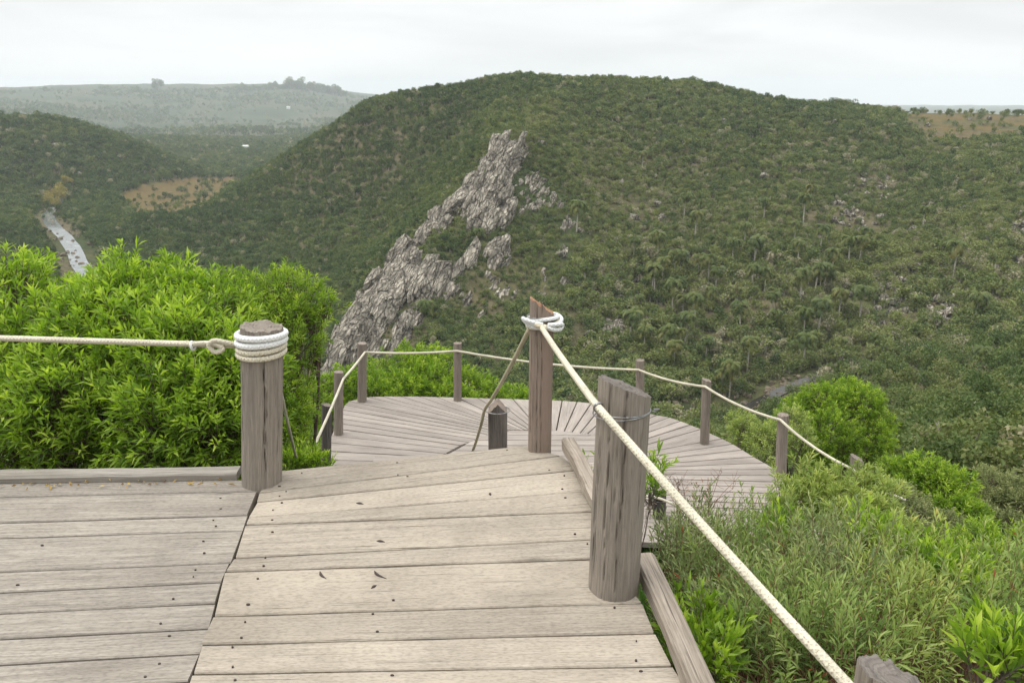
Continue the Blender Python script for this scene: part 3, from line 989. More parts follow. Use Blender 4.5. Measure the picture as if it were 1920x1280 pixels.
def tree_meshes(seed, n, size, wide, tall, nl, loose=0.6):
    rs = np.random.RandomState(seed)
    lumps = []
    for k in range(nl):
        a = rs.uniform(0, 6.28); q = rs.uniform(0.15, 0.8) * wide
        lumps.append((np.array([q * math.cos(a), q * math.sin(a), rs.uniform(.55, 1.3) * tall]), rs.uniform(.22, .46)))
    lumps.append((np.array([0, 0, 1.05 * tall]), 0.5))
    p, idx = crown_points(rs, lumps, n, loose)
    k = p[:, 2] > .15; p, idx = p[k], idx[k]
    V, Fq = card_quads(p, rs.uniform(.6, 1.4, len(p)) * size, rs)
    lt = rs.rand(len(lumps))
    tint = np.repeat(np.clip(.5 + (lt[idx] - .5) * .5 + rs.uniform(-.35, .35, len(p)), 0, 1), 4)
    crown = mesh_np('crown', V, Fq, attrs={'tint': tint}); crown.materials.append(M['tree_leaf'])
    mb = MB()
    for k in range(6):
        c = lumps[rs.randint(len(lumps))][0]
        pts = spline([[0, 0, -.5], [rs.uniform(-.08, .08), rs.uniform(-.08, .08), .3 * tall], c * [.6, .6, .8], c + rs.uniform(-.15, .3, 3)], 8)
        v, f, u = tube(pts, np.linspace(.06, .012, 8), 5, False); mb.add(v, f, u)
    to = mb.build('trunk', M['bark_grey']); tr = to.data
    bpy.data.objects.remove(to)
    return crown, tr


def put_tree(meshes, name, loc, s, rz, label, cat, group=None):
    t = empty(name, loc, rz); t.scale = (s, s, s)
    tag(t, label, cat, group)
    link(bpy.data.objects.new('crown', meshes[0]), t)
    link(bpy.data.objects.new('trunk', meshes[1]), t)
    return t


def copy_thing(o, loc, rz, s, label=None, group=None):
    c = o.copy(); COL.objects.link(c); c.location = loc; c.rotation_euler = (0, 0, rz); c.scale = (s, s, s)
    if label: c['label'] = label
    if group: c['group'] = group
    for ch in list(o.children):
        d = ch.copy(); COL.objects.link(d); d.parent = c
    return c


rs = np.random.RandomState(31)
TM = [tree_meshes(41, 2600, .085, 1.0, 1.0, 11), tree_meshes(42, 2400, .08, 1.2, .85, 13), tree_meshes(43, 2000, .09, .8, 1.25, 9, .4), tree_meshes(44, 1500, .085, 1.1, 1.0, 10, .3), tree_meshes(45, 2600, .075, 1.35, .75, 14)]
spots = []
tr = 0
while len(spots) < 285 and tr < 40000:
    tr += 1
    a = rs.uniform(0.245, 0.66); r = math.sqrt(rs.uniform(30 ** 2, 170 ** 2))
    x, y = r * math.sin(a), r * math.cos(a)
    if np.min(np.hypot(str_xy[:, 0] - x, str_xy[:, 1] - y)) < 5.5: continue
    gap = 2.2 + r * .022
    if spots and np.min(np.hypot(np.array([s[0] for s in spots]) - x, np.array([s[1] for s in spots]) - y)) < gap: continue
    spots.append((x, y, r))
sx = np.array([s[0] for s in spots]); sy = np.array([s[1] for s in spots]); sz = H(sx, sy)
protos = {}
for x, y, z in zip(sx, sy, sz):
    r = math.hypot(x, y)
    k = rs.randint(5)
    s = rs.uniform(1.2, 2.1) + min(r, 140) * .010
    if k not in protos:
        protos[k] = put_tree(TM[k], 'slope_tree', (x, y, z - .2), s, rs.uniform(0, 6.28), 'bushy olive tree in the wood on the nearer valley slope below the platform', 'tree', 'trees on the nearer valley slope')
    else:
        copy_thing(protos[k], (x, y, z - .2), rs.uniform(0, 6.28), s)

# skyline trees
def skyline_tree(px, py, r, hpx, label, group=None, name='skyline_tree', k=1, base=True):
    q = at_r(px, py, r)
    z = float(H(q[:1], q[1:])[0])
    s = hpx / F * r / 1.5
    return put_tree(TM[k], name, (q[0], q[1], z - .3 * s * .3), s, px * 1.7, label, 'tree', group)


for px, hp in ((1526, 9), (1549, 10), (1560, 15), (1571, 16), (1582, 13), (1593, 14), (1604, 10), (1655, 12), (1668, 7), (1690, 7), (1703, 7), (1714, 12), (1727, 12), (1738, 8), (1764, 7), (1785, 8), (1800, 7), (1822, 6), (1862, 7), (1911, 12), (1918, 10)):
    r = 470 + (px - 1500) * .23
    skyline_tree(px, 200, r, hp * (1.4 if px < 1620 else .85), 'small dark tree on the grassy skyline right of the hilltop', 'trees on the right skyline', k=[1, 0, 4][px % 3])
skyline_tree(297, 168, 3890, 19, 'tall lone tree clump standing up from the far plateau skyline', k=0)
skyline_tree(86, 170, 3890, 9, 'tiny lone tree on the far skyline near the left edge', k=1)
skyline_tree(199, 168, 3890, 10, 'tiny lone tree on the far skyline left of the tall clump', k=4)
for i in range(46):
    px = 440 + i * 4.6 + rs.uniform(-2, 2)
    skyline_tree(px, 168, 3890, rs.uniform(7, 15) * (1.2 if px > 540 else .8), 'hazy tree in the broken line of trees along the far plateau', 'hazy treeline on the far plateau', name='treeline_tree', k=int(rs.randint(3)))

# golden trees at the river bend
M['gold_leaf'] = leaf_mat('golden leaves', [(0, (0.14, 0.12, 0.03)), (.6, (0.22, 0.19, 0.05)), (1, (0.28, 0.25, 0.08))], trans=.3, gain=1.4)
for (px, py, r, hp, lab) in ((92, 384, 585, 19, 'golden yellow tree leaning over the river bend, leftmost of the golden ones'), (114, 382, 595, 26, 'tallest golden yellow tree beside the river bend'),
                             (130, 366, 625, 15, 'small golden yellow tree behind the river bend'), (106, 388, 578, 14, 'dull golden shrub at the edge of the river')):
    t = skyline_tree(px, py, r, hp, lab, 'golden trees at the river bend', name='golden_tree', k=2)
    for ch in t.children:
        if ch.name.startswith('crown'):
            ch.data = ch.data.copy(); ch.data.materials.clear(); ch.data.materials.append(M['gold_leaf'])

# ------------------------------------------------------------------ palms
M['palm_leaf'] = leaf_mat('palm fronds', [(0, (0.035, 0.062, 0.02)), (.6, (0.075, 0.105, 0.033)), (1, (0.13, 0.13, 0.05))], trans=.3, posvar=.3, gain=1.5, tintc=(1.1, 1, .75))
M['palm_trunk'] = plain_mat('pale palm trunk', (0.40, 0.37, 0.31), rough=.9, noise=.35, scale=4)


def palm_meshes(seed, h, bushy=False):
    rs = np.random.RandomState(seed)
    n = 12
    lean = rs.uniform(-.4, .4, 2)
    pts = [(lean[0] * (t ** 1.6), lean[1] * (t ** 1.6), -1 + (h + 1) * t) for t in np.linspace(0, 1, n)]
    v, f, u = tube(pts, .17 - .05 * np.linspace(0, 1, n), 8)
    mb = MB(); mb.add(v, f, u)
    o = mb.build('trunk', M['palm_trunk'], smooth=True); tr = o.data; bpy.data.objects.remove(o)
    top = np.array(pts[-1])
    V, Fs, T, nv = [], [], [], 0
    nf = 26 if bushy else 20
    for k in range(nf):
        az = k * 2.4 + rs.uniform(-.2, .2)
        el = rs.uniform(-.5, 1.25) if k > 5 else rs.uniform(.9, 1.4)
        L_ = rs.uniform(2.7, 3.5) * (1.0 if not bushy else 1.15)
        m_ = 9
        pos = top.copy(); e = el
        rach = [pos.copy()]
        for j in range(m_):
            e -= (.16 + .05 * j) * (1.1 if el > 0 else .5)
            pos = pos + L_ / m_ * np.array([math.cos(az) * math.cos(e), math.sin(az) * math.cos(e), math.sin(e)])
            rach.append(pos.copy())
        rach = np.array(rach)
        side = np.array([-math.sin(az), math.cos(az), 0])
        tn = rs.rand() if el > -.2 else .95
        for j in range(1, m_ + 1):
            for sgn in (-1, 1):
                for q in (0, .5):
                    a = rach[j] + (rach[j - 1] - rach[j]) * q
                    t = rach[j] - rach[j - 1]; t /= np.linalg.norm(t)
                    ln = .85 * math.sin(math.pi * min(.97, .15 + .8 * j / m_)) + .1
                    tip = a + side * sgn * ln * .75 + t * ln * .45 + np.array([0, 0, -.45 * ln * rs.uniform(.5, 1.4)])
                    w = .13
                    V += [a - t * w, a + t * w, tip]; Fs.append((nv, nv + 1, nv + 2)); nv += 3; T += [tn] * 3
    cr = mesh_np('crown', np.array(V), np.array(Fs), attrs={'tint': np.array(T)}); cr.materials.append(M['palm_leaf'])
    return tr, cr


PH = 6.0
PM = [palm_meshes(61, PH), palm_meshes(62, PH), palm_meshes(63, PH)]
PMS = palm_meshes(64, 1.6, True)


def put_palm(ms, loc, s, rz, label, group=None):
    t = empty('palm_tree', loc, rz); t.scale = (s, s, s); tag(t, label, 'palm tree', group)
    link(bpy.data.objects.new('trunk', ms[0]), t); link(bpy.data.objects.new('crown', ms[1]), t)
    return t


PALMS = [(1282, 364, 406), (1303, 398, 446), (1232, 436, 490), (1432, 374, 412), (1506, 369, 414), (1489, 417, 452), (1537, 426, 470), (1415, 445, 491), (1327, 479, 534),
         (1341, 500, 548), (1227, 498, 555), (1372, 450, 493), (1434, 503, 543), (1494, 455, 500), (1499, 507, 567), (1544, 498, 540), (1532, 555, 629), (1572, 545, 595), (1611, 541, 602),
         (1453, 541, 582), (1260, 526, 581), (1787, 450, 519), (1825, 557, 609), (1263, 636, 690), (1322, 631, 676), (1401, 631, 693), (1367, 677, 742), (1611, 236, 262), (1730, 392, 425),
         (1204, 286, 316), (1081, 373, 432), (1179, 564, 648), (1352, 690, 738), (1445, 548, 590), (1520, 350, 385), (1395, 420, 460), (1560, 470, 512), (1275, 470, 515)]
_rp = np.random.RandomState(71)
for _ in range(30):
    _x, _b = _rp.uniform(1150, 1640), _rp.uniform(430, 690)
    PALMS.append((_x, _b - _rp.uniform(38, 68) * (.55 + .45 * (_b - 400) / 290), _b))
pp = {}
for i, (px, pt, pb) in enumerate(PALMS):
    q = hit(px, pb + 4, 120, 560)
    if q is None: continue
    d = math.hypot(q[0], q[1])
    s = min(1.5, max(.5, (pb - pt) / F * d * 1.15 / (PH + .9)))
    k = i % 3
    lab = 'pale trunked palm with drooping feathery crown rising from the hillside scrub'
    if k not in pp:
        pp[k] = put_palm(PM[k], q, s, i * 1.3, lab, 'palms on the scrub hillside')
    else:
        copy_thing(pp[k], q, i * 1.3, s)
for (px, pb, s, lab) in ((797, 590, 1.25, 'squat bushy palm low on the pale rock spine'), (898, 448, 1.0, 'short palm in the middle of the pale rock spine'),
                         (910, 335, .8, 'small palm near the top of the pale rock spine')):
    q = hit(px, pb, 120, 400)
    put_palm(PMS, q + np.array([0, 0, .8]), s, px, lab)
q = hit(1830, 712, 60, 170)
if q is not None: put_palm(PM[1], q, .8, 1.0, 'palm with a dark crown above the near slope trees by the right edge')

# small white houses in the far valley
M['plaster'] = plain_mat('white plaster', (0.6, 0.6, 0.58), noise=.05)
M['tin'] = plain_mat('pale tin roof', (0.62, 0.62, 0.6), noise=.1)
for (px, py, w, lab) in ((461, 281, 8.5, 'tiny white house beside the valley woods'), (541, 205, 12.0, 'tiny white house high on the far plateau slope')):
    q = hit(px, py, 600, 4400)
    if q is None: continue
    h = tag(empty('house', q + np.array([0, 0, -.3])), lab, 'house')
    mb = MB()
    x, y, z = w / 2, w / 3, w * .4
    zz = 3 if py > 250 else 5
    V = np.array([[sx_ * x, sy_ * y, k * z + zz * .6] for k in (0, 1) for sx_, sy_ in ((-1, -1), (1, -1), (1, 1), (-1, 1))]); V[:4, 2] = -1
    mb.add(V, [np.array([[0, 1, 5, 4], [1, 2, 6, 5], [2, 3, 7, 6], [3, 0, 4, 7]])])
    mb.build('wall', M['plaster'], h)
    mb = MB(); t = V[4:8].copy(); t[:, 0] *= 1.08; t[:, 1] *= 1.1; t[:, 2] += .02
    rg = np.array([[-x * 1.08, 0, t[0, 2] + w * .16], [x * 1.08, 0, t[0, 2] + w * .16]])
    mb.add(np.vstack([t, rg]), [np.array([[0, 1, 5, 4], [2, 3, 4, 5]]), np.array([[1, 2, 5], [3, 0, 4]])])
    mb.build('roof', M['tin'], h)

# ------------------------------------------------------------------ decks
def board(mb, far_l, far_r, near_r, near_l, thick=0.045, gap=0.004, rnd=None, z=0.0, seg=14, jit=0.0025, mi=0, rs=R, end_jit=0.0):
    """plank between two seam lines (plan points), grain along its length"""
    fl, fr_, nr, nl = [np.array(p[:2], float) for p in (far_l, far_r, near_r, near_l)]
    rnd = rs.rand() if rnd is None else rnd
    j0, j1 = rs.uniform(-end_jit, end_jit, 2)
    t = np.linspace(0, 1, seg + 1)[:, None]
    A = fl + (fr_ - fl) * t; B = nl + (nr - nl) * t
    Ld = np.linalg.norm(fr_ - fl); ax = (fr_ - fl) / max(Ld, 1e-6)
    A[0] += ax * j0; B[0] += ax * j0; A[-1] += ax * j1; B[-1] += ax * j1
    w = B - A; wl = np.linalg.norm(w, axis=1)[:, None]; w /= wl + 1e-9
    ph = rs.uniform(0, 9)
    ja = (fbm(t[:, 0] * 6 + ph, t[:, 0] * 0 + ph, 2) - .5)[:, None] * 2 * jit
    jb = (fbm(t[:, 0] * 6 + ph + 30, t[:, 0] * 0 + ph, 2) - .5)[:, None] * 2 * jit
    A = A + w * (gap / 2 + ja); B = B - w * (gap / 2 + jb)
    zt = z + rs.uniform(-.0015, .0015)
    c = 0.004
    A2 = A + w * c; B2 = B - w * c
    n = seg + 1
    rows = [np.column_stack([A, np.full(n, zt - thick)]), np.column_stack([A, np.full(n, zt - c)]), np.column_stack([A2, np.full(n, zt)]),
            np.column_stack([B2, np.full(n, zt)]), np.column_stack([B, np.full(n, zt - c)]), np.column_stack([B, np.full(n, zt - thick)])]
    V = np.vstack(rows)
    lu = (t * Ld)[:, 0]
    ou, ov = rs.uniform(0, 50, 2)
    wv = wl[:, 0]
    vs = [np.zeros(n) - thick, np.zeros(n), np.full(n, c), wv - c, wv, wv + thick]
    uv = np.vstack([np.column_stack([lu + ou, v + ov]) for v in vs])
    i, j = np.meshgrid(np.arange(6), np.arange(seg), indexing='ij')
    a = (i * n + j).ravel(); b = (((i + 1) % 6) * n + j).ravel()
    Fq = np.stack([a, b, b + 1, a + 1], 1)
    caps = np.array([[k * n for k in range(6)], [k * n + seg for k in range(5, -1, -1)]])
    mb.add(V, [Fq, caps], uv, rnd, mi)


def nail(mb, x, y, z, r=0.006, mi=1):
    if R.rand() < .3: return
    r = r * R.uniform(.45, .72)
    x += R.normal(0, .012); y += R.normal(0, .006)
    a = np.linspace(0, 2 * np.pi, 8, endpoint=False)
    k = R.uniform(.8, 1.9)
    V = np.vstack([np.column_stack([x + r * k * np.cos(a), y + r * np.sin(a), np.full(8, z - .004)]), np.column_stack([x + r * k * .9 * np.cos(a), y + r * .9 * np.sin(a), np.full(8, z + .0028)])])
    i = np.arange(8)
    mb.add(V, [np.stack([i, (i + 1) % 8, (i + 1) % 8 + 8, i + 8], 1), np.array([list(range(8, 16))])], None, .5, mi)


def lerp(a, b, t): return a + (b - a) * t


def crack_x(py):
    ys = [880, 925, 965, 1040, 1080, 1130, 1170, 1250, 1280, 1500]
    xs = [498, 482, 465, 440, 420, 405, 395, 365, 350, 268]
    return float(np.interp(py, ys, xs))


# left deck boards: seams as (y at x=-500, y at x=0, y at the crack)
Ls = [(885, 900), (932, 921), (980, 965), (1008, 993), (1071, 1054), (1110, 1090), (1149, 1130), (1197, 1177), (1246, 1225), (1300, 1277), (1360, 1335)]
dk_l = tag(empty('boardwalk_deck', G(240, 1080)), 'greyer left half of the wooden boardwalk beside the log post with white rope', 'boardwalk')
BASE = np.array(dk_l.location)


def shift(o, base):
    """move mesh data so the part sits under its thing"""
    me = o.data
    co = np.empty(len(me.vertices) * 3, np.float32); me.vertices.foreach_get('co', co)
    co = co.reshape(-1, 3) - np.asarray(base, np.float32)
    me.vertices.foreach_set('co', co.ravel()); me.update()
    return o


mb = MB()
rb = np.random.RandomState(77)
seam_pts = []
for (y0, y1) in Ls:
    cxp = crack_x(y1)
    rgt = G(cxp - 1.5, y1)[:2]; lft0 = G(0, y0)[:2]
    d = lft0 - rgt; d /= np.linalg.norm(d)
    seam_pts.append((rgt + d * 2.8, rgt))
step = (seam_pts[-1][0] - seam_pts[-2][0]), (seam_pts[-1][1] - seam_pts[-2][1])
for k in range(7):
    seam_pts.append((seam_pts[-1][0] + np.array([0, -.125]), seam_pts[-1][1] + np.array([-.045, -.125])))
for i in range(len(seam_pts) - 1):
    a, b = seam_pts[i], seam_pts[i + 1]
    board(mb, a[0], a[1], b[1], b[0], gap=0.006 + 0.005 * rb.rand(), z=0.0, seg=24, end_jit=.003)
    c_, w_ = (a[1] + b[1]) / 2, b[1] - a[1]
    dl = (a[0] - a[1]) / np.linalg.norm(a[0] - a[1])
    for q in (.28, .72):
        p = a[1] + w_ * q + dl * rb.uniform(.10, .14); nail(mb, p[0], p[1], .001)
        if rb.rand() < .35:
            p = a[1] + w_ * q + dl * rb.uniform(.55, .8); nail(mb, p[0], p[1], .001)
    for q in (.3, .7):
        p = a[1] + w_ * q + dl * (1.15 + rb.uniform(-.02, .02)); nail(mb, p[0], p[1], .001, .004)
shift(mb.build('floor_boards', [M['deck_left'], M['nail']], dk_l), BASE)


def beam(name, a, b, w, h, mat, parent, base, seed=0, taper=0.0, seg=26):
    """squared timber from a to b (points on its bottom centre line), worn edges"""
    rs = np.random.RandomState(seed)
    a = np.array(a, float); b = np.array(b, float)
    d = b - a; Ld = np.linalg.norm(d); d /= Ld
    s = np.cross(d, [0, 0, 1.0]); s /= np.linalg.norm(s)
    u = np.cross(s, d)
    prof = []
    for (px_, pz_) in ((-1, 0), (1, 0), (1, 1), (-1, 1)):
        prof.append((px_ * w / 2, pz_ * h))
    c = .009
    P8 = [(-w / 2, 0), (w / 2, 0), (w / 2, h - c), (w / 2 - c, h), (w / 6, h + .001), (-w / 6, h + .001), (-w / 2 + c, h), (-w / 2, h - c)]
    t = np.linspace(0, 1, seg)
    V, uv = [], []
    per = np.cumsum([0] + [math.hypot(P8[(k + 1) % 8][0] - P8[k][0], P8[(k + 1) % 8][1] - P8[k][1]) for k in range(7)])
    ou = rs.uniform(0, 40)
    for k, tt in enumerate(t):
        wob = (fbm(np.array([tt * 4 + seed]), np.array([seed * 1.7]), 3)[0] - .5) * .02
        for q, (x_, z_) in enumerate(P8):
            n_ = (fbm(np.array([tt * 14 + q * 5.3 + seed]), np.array([q * 2.1]), 3)[0] - .5) * .011
            V.append(a + d * Ld * tt + s * (x_ + wob + n_) + u * (z_ + (n_ if z_ > h / 2 else 0)))
            uv.append((tt * Ld + ou, per[q] + ou))
    i, j = np.meshgrid(np.arange(seg - 1), np.arange(8), indexing='ij')
    A = (i * 8 + j).ravel(); B = (i * 8 + (j + 1) % 8).ravel()
    mb = MB()
    mb.add(V, [np.stack([A, B, B + 8, A + 8], 1), np.array([list(range(7, -1, -1)), [(seg - 1) * 8 + k for k in range(8)]])], uv, rs.rand())
    return shift(mb.build(name, mat, parent), base)


def box_part(name, c, size, mat, parent, base):
    c = np.array(c, float); x, y, z = np.array(size) / 2
    V = np.array([[sx_ * x, sy_ * y, sz_ * z] for sz_ in (-1, 1) for sx_, sy_ in ((-1, -1), (1, -1), (1, 1), (-1, 1))]) + c
    mb = MB(); uv = np.column_stack([V[:, 0] + V[:, 2] * .1, V[:, 1] + V[:, 2]])
    mb.add(V, [np.array([[3, 2, 1, 0], [4, 5, 6, 7], [0, 1, 5, 4], [1, 2, 6, 5], [2, 3, 7, 6], [3, 0, 4, 7]])], uv, .4)
    return shift(mb.build(name, mat, parent), base)


kl = G(452, 901); kl0 = G(0, 908)
dkl = (kl0 - kl) / np.linalg.norm(kl0 - kl)
kb = tag(beam('kerb_beam', kl + np.array([-.02, .04, 0.003]), kl + dkl * 2.8 + np.array([0, .04, .003]), .075, .032, M['kerb_left'], None, (0, 0, 0), 5),
         'grey timber kerb along the back edge of the left deck', 'kerb')
for k in range(3):
    box_part('joist', seam_pts[0][1] + np.array([-.45 - .95 * k, -.9]) if False else np.array([*(seam_pts[0][1] + np.array([-.4 - .95 * k, -1.0])), -.105]), (.07, 2.0, .11), M['post_dark'], dk_l, BASE)
    box_part('support_post', np.array([*(seam_pts[0][1] + np.array([-.4 - .95 * k, -.25])), -.80]), (.12, .12, 1.26), M['post_dark'], dk_l, BASE)

# yellow leaf litter along the kerb
rs = np.random.RandomState(19)
lp_ = np.array([kl + dkl * rs.uniform(.03, 1.2) + [0, -rs.uniform(.005, .05), .012] for _ in range(46)])
v, f = leaf_cards(lp_, rs.randn(46, 3) * [1, 1, .12], rs.uniform(.015, .04, 46), rs.uniform(.006, .012, 46), rs)
v[:, 2] = np.maximum(v[:, 2], .004)
tag(obj_np('leaf_litter', v, f, leaf_mat('dry yellow leaves', [(0, (.16, .09, .03)), (.6, (.38, .25, .06)), (1, (.45, .36, .1))], trans=.1), attrs={'tint': np.repeat(rs.rand(46), 5)}), 'dry yellow leaf bits caught along the left kerb', None, kind='stuff')

# right half (fan of boards that starts the descent)
Rs = [[(530, 883), (759, 863), (905, 843), (978, 837)],
      [(487, 925), (760, 893), (960, 866), (1052, 856)],
      [(482, 942), (760, 921), (960, 900), (1085, 882)],
      [(465, 971), (960, 933), (1100, 922)],
      [(459, 985), (960, 970), (1118, 960)],
      [(440, 1046), (960, 1019), (1128, 1010)],
      [(422, 1072), (960, 1054), (1135, 1048)],
      [(402, 1156), (960, 1138), (1205, 1131)],
      [(377, 1209), (960, 1198), (1228, 1187)],
      [(360, 1264), (960, 1255), (1260, 1249)],
      [(338, 1330), (960, 1318), (1300, 1312)]]
dk_r = tag(empty('ramp_deck', G(800, 1080)), 'paler tan fan of boards at the head of the descent right of the crack', 'boardwalk')
BR = np.array(dk_r.location)
mb = MB()
rows = []
for s in Rs:
    pl, pr = G(*s[0])[:2], G(*s[-1])[:2]
    rows.append((pl, pr))
for k in range(7):
    rows.append((rows[-1][0] + np.array([-.045, -.125]), rows[-1][1] + np.array([.05, -.125])))
for i in range(len(rows) - 1):
    a, b = rows[i], rows[i + 1]
    board(mb, a[0] + [.002, 0], a[1], b[1], b[0] + [.002, 0], gap=[.008, .006, .005, .009, .004, .011, .010, .005, .008, .010, .008][min(i, 10)], z=.004, seg=24, end_jit=.004, jit=.003)
    w_ = b[0] - a[0]; dr_ = (a[1] - a[0]) / np.linalg.norm(a[1] - a[0]); wr = b[1] - a[1]
    for q in (.2, .8):
        p = a[0] + w_ * q + dr_ * rb.uniform(.09, .12); nail(mb, p[0], p[1], .005)
        p = a[1] + wr * q - dr_ * rb.uniform(.07, .14); nail(mb, p[0], p[1], .005)
        if rb.rand() < .5:
            p = a[0] + w_ * q + dr_ * rb.uniform(.5, .6); nail(mb, p[0], p[1], .005, .005)
# worn gouges in one board
for gp in ([(600, 1072), (603, 1080), (612, 1086)], [(702, 1071), (708, 1079), (725, 1086)], [(696, 1104), (706, 1098)], [(668, 944), (682, 946)], [(706, 1015), (722, 1017)], [(918, 925), (920, 930)]):
    pts = np.array([G(*p) for p in gp]); pts[:, 2] = .0035
    if len(pts) == 2: pts = np.array([pts[0], (pts[0] + pts[1]) / 2, pts[1]])
    v, f, u = tube(spline(pts, 8), [.001, .003, .005, .0055, .005, .004, .002, .001], 6)
    mb.add(v, f, u, .5, 1)
shift(mb.build('floor_boards', [M['deck_right'], M['nail']], dk_r), BR)
for k in range(3):
    x = [-.75, -.2, .25][k]
    box_part('joist', (x, 2.1, -.105), (.07, [2.0, 2.4, 2.2][k], .11), M['post_dark'], dk_r, BR)
    box_part('support_post', (x, 2.9, -.85), (.12, .12, 1.36), M['post_dark'], dk_r, BR)
# right kerbs
k1a, k1b = G(1066, 862), G(1150, 1035)
tag(beam('kerb_beam', k1a + np.array([.0, .03, .045]), k1b + np.array([.03, 0, .004]), .062, .055, M['kerb'], None, (0, 0, 0), 8),
    'loose weathered kerb timber sloping down behind the right log post', 'kerb')
k2a, k2b = G(1192, 1072), G(1292, 1310)
k2d = (k2b - k2a)
tag(beam('kerb_beam', k2a + np.array([.03, .03, .006]), k2a + k2d * 2.3 + np.array([.03, 0, .006]), .075, .05, M['kerb'], None, (0, 0, 0), 9),
    'kerb timber along the right deck edge in front of the right log post', 'kerb')

# ------------------------------------------------------------------ platform
ZP = -2.0
fan_c = G(985, 838, ZP)[:2]
OUT_PX = [(604, 905), (606, 872), (627, 800), (642, 760), (652, 745), (680, 743), (760, 743), (860, 745), (960, 748), (1040, 751), (1110, 757), (1180, 768), (1245, 782), (1290, 798), (1330, 812), (1380, 838), (1420, 862), (1452, 882), (1500, 912), (1545, 935), (1575, 955), (1605, 1000), (1618, 1040)]
outl = np.array([G(a, b, ZP)[:2] for a, b in OUT_PX])
HUB_PX = [(800, 872), (862, 838), (905, 814), (960, 806), (1040, 806), (1120, 812), (1180, 845), (1215, 880)]
hub = np.array([G(a, b, ZP)[:2] for a, b in HUB_PX])
pf = tag(empty('viewing_platform', (*fan_c, ZP)), 'round lower lookout platform with boards fanning out like sun rays', 'platform')
PB = np.array([*fan_c, ZP])


def resample(poly, n):
    d = np.concatenate([[0], np.cumsum(np.linalg.norm(np.diff(poly, axis=0), axis=1))])
    t = np.linspace(0, d[-1], n)
    return np.column_stack([np.interp(t, d, poly[:, 0]), np.interp(t, d, poly[:, 1])])


mb = MB()
# fan boards: seam lines in the photo, hub end -> outer end
SEAMS = [((790, 873), (604, 876)), ((800, 864), (606, 862)), ((812, 856), (612, 845)), ((835, 850), (618, 829)), ((850, 841), (622, 816)), ((863, 834), (628, 803)), ((880, 829), (633, 793)), ((893, 823), (637, 784)),
         ((905, 818), (640, 776)), ((915, 814), (643, 768)), ((925, 811), (647, 759)), ((935, 808), (655, 752)), ((945, 806), (690, 744)), ((952, 805.5), (718, 743)), ((960, 805.5), (752, 743)), ((968, 805.5), (786, 743)), ((976, 805.5), (820, 744)),
         ((984, 805.5), (858, 745)), ((993, 805.5), (896, 746)), ((1003, 805.5), (928, 747)), ((1013, 805.5), (962, 748)), ((1023, 805.5), (994, 749)), ((1033, 806), (1024, 750)), ((1043, 807), (1054, 751)), ((1058, 808), (1082, 753)), ((1072, 810), (1108, 756)),
         ((1087, 812), (1130, 759)), ((1100, 814), (1155, 763)), ((1115, 817), (1190, 769)), ((1128, 821), (1231, 778)), ((1140, 826), (1254, 782)), ((1152, 832), (1275, 789)), ((1162, 838), (1293, 796)), ((1170, 845), (1314, 804)),
         ((1178, 853), (1353, 822)), ((1184, 860), (1373, 832)), ((1190, 866), (1391, 843)), ((1196, 872), (1412, 856)), ((1200, 877), (1432, 867)), ((1205, 881), (1452, 879)),
         ((1210, 889), (1470, 891)), ((1212, 897), (1480, 903)), ((1214, 906), (1500, 914)), ((1210, 916), (1530, 927)), ((1205, 926), (1548, 936)), ((1200, 936), (1562, 947)), ((1190, 947), (1576, 958)), ((1180, 958), (1588, 972)), ((1165, 970), (1598, 988)), ((1150, 984), (1606, 1004)), ((1135, 998), (1612, 1020)), ((1120, 1012), (1616, 1038))]
for (h0, o0), (h1, o1) in zip(SEAMS[:-1], SEAMS[1:]):
    board(mb, G(*h0, ZP), G(*o0, ZP), G(*o1, ZP), G(*h1, ZP), thick=.05, gap=.014, z=ZP, seg=6, rs=rb, jit=.002)
shift(mb.build('fan_boards', [M['deck_low'], M['nail']], pf), PB)
# straight boards of the landing inside the fan
mb = MB()
yh = G(985, 805.5, ZP)[1]
for k in range(17):
    y1 = yh - .012 - k * .135; y0 = y1 - .135
    def half(yy):
        t = np.clip((yh - yy) / 1.0, 0, 1)
        l = np.interp(yy, [hub[0][1], hub[1][1], hub[2][1], hub[3][1]], [hub[0][0], hub[1][0], hub[2][0], hub[3][0]])
        r_ = np.interp(yy, [hub[7][1], hub[6][1], hub[5][1], hub[4][1]], [hub[7][0], hub[6][0], hub[5][0], hub[4][0]])
        return l + .01, r_ - .01
    (l1, r1), (l0, r0) = half(y1), half(y0)
    board(mb, (l1, y1), (r1, y1), (r0, y0), (l0, y0), thick=.05, gap=.012, z=ZP - .002, seg=6, rs=rb)
shift(mb.build('landing_boards', [M['deck_low'], M['nail']], pf), PB)
# rim joist under the outer edge and stilts
mb = MB()
rim = resample(outl, 60)
cc = rim.mean(0)
rin = rim + (cc - rim) * .03
V, Fq = [], []
for k in range(60):
    for p, z in ((rin[k], ZP - .055), (rin[k] + (cc - rin[k]) * .03, ZP - .055), (rin[k] + (cc - rin[k]) * .03, ZP - .22), (rin[k], ZP - .22)):
        V.append((*p, z))
for k in range(59):
    for q in range(4):
        Fq.append((k * 4 + q, k * 4 + (q + 1) % 4, k * 4 + 4 + (q + 1) % 4, k * 4 + 4 + q))
mb.add(V, [np.array(Fq)], np.array([(v[0] + v[1], v[2]) for v in V]), .5)
shift(mb.build('rim_joist', M['post_dark'], pf), PB)
for k in range(3, 60, 7):
    p = rin[k] + (cc - rin[k]) * .06
    g = float(near_ground(p[0], p[1]))
    if g < ZP - .3:
        v, f, u = tube([(*p, g - .4), (*p, ZP - .06)], .07, 10)
        mb = MB(); mb.add(v, f, u, .5); shift(mb.build('stilt', M['post_dark'], pf), PB)

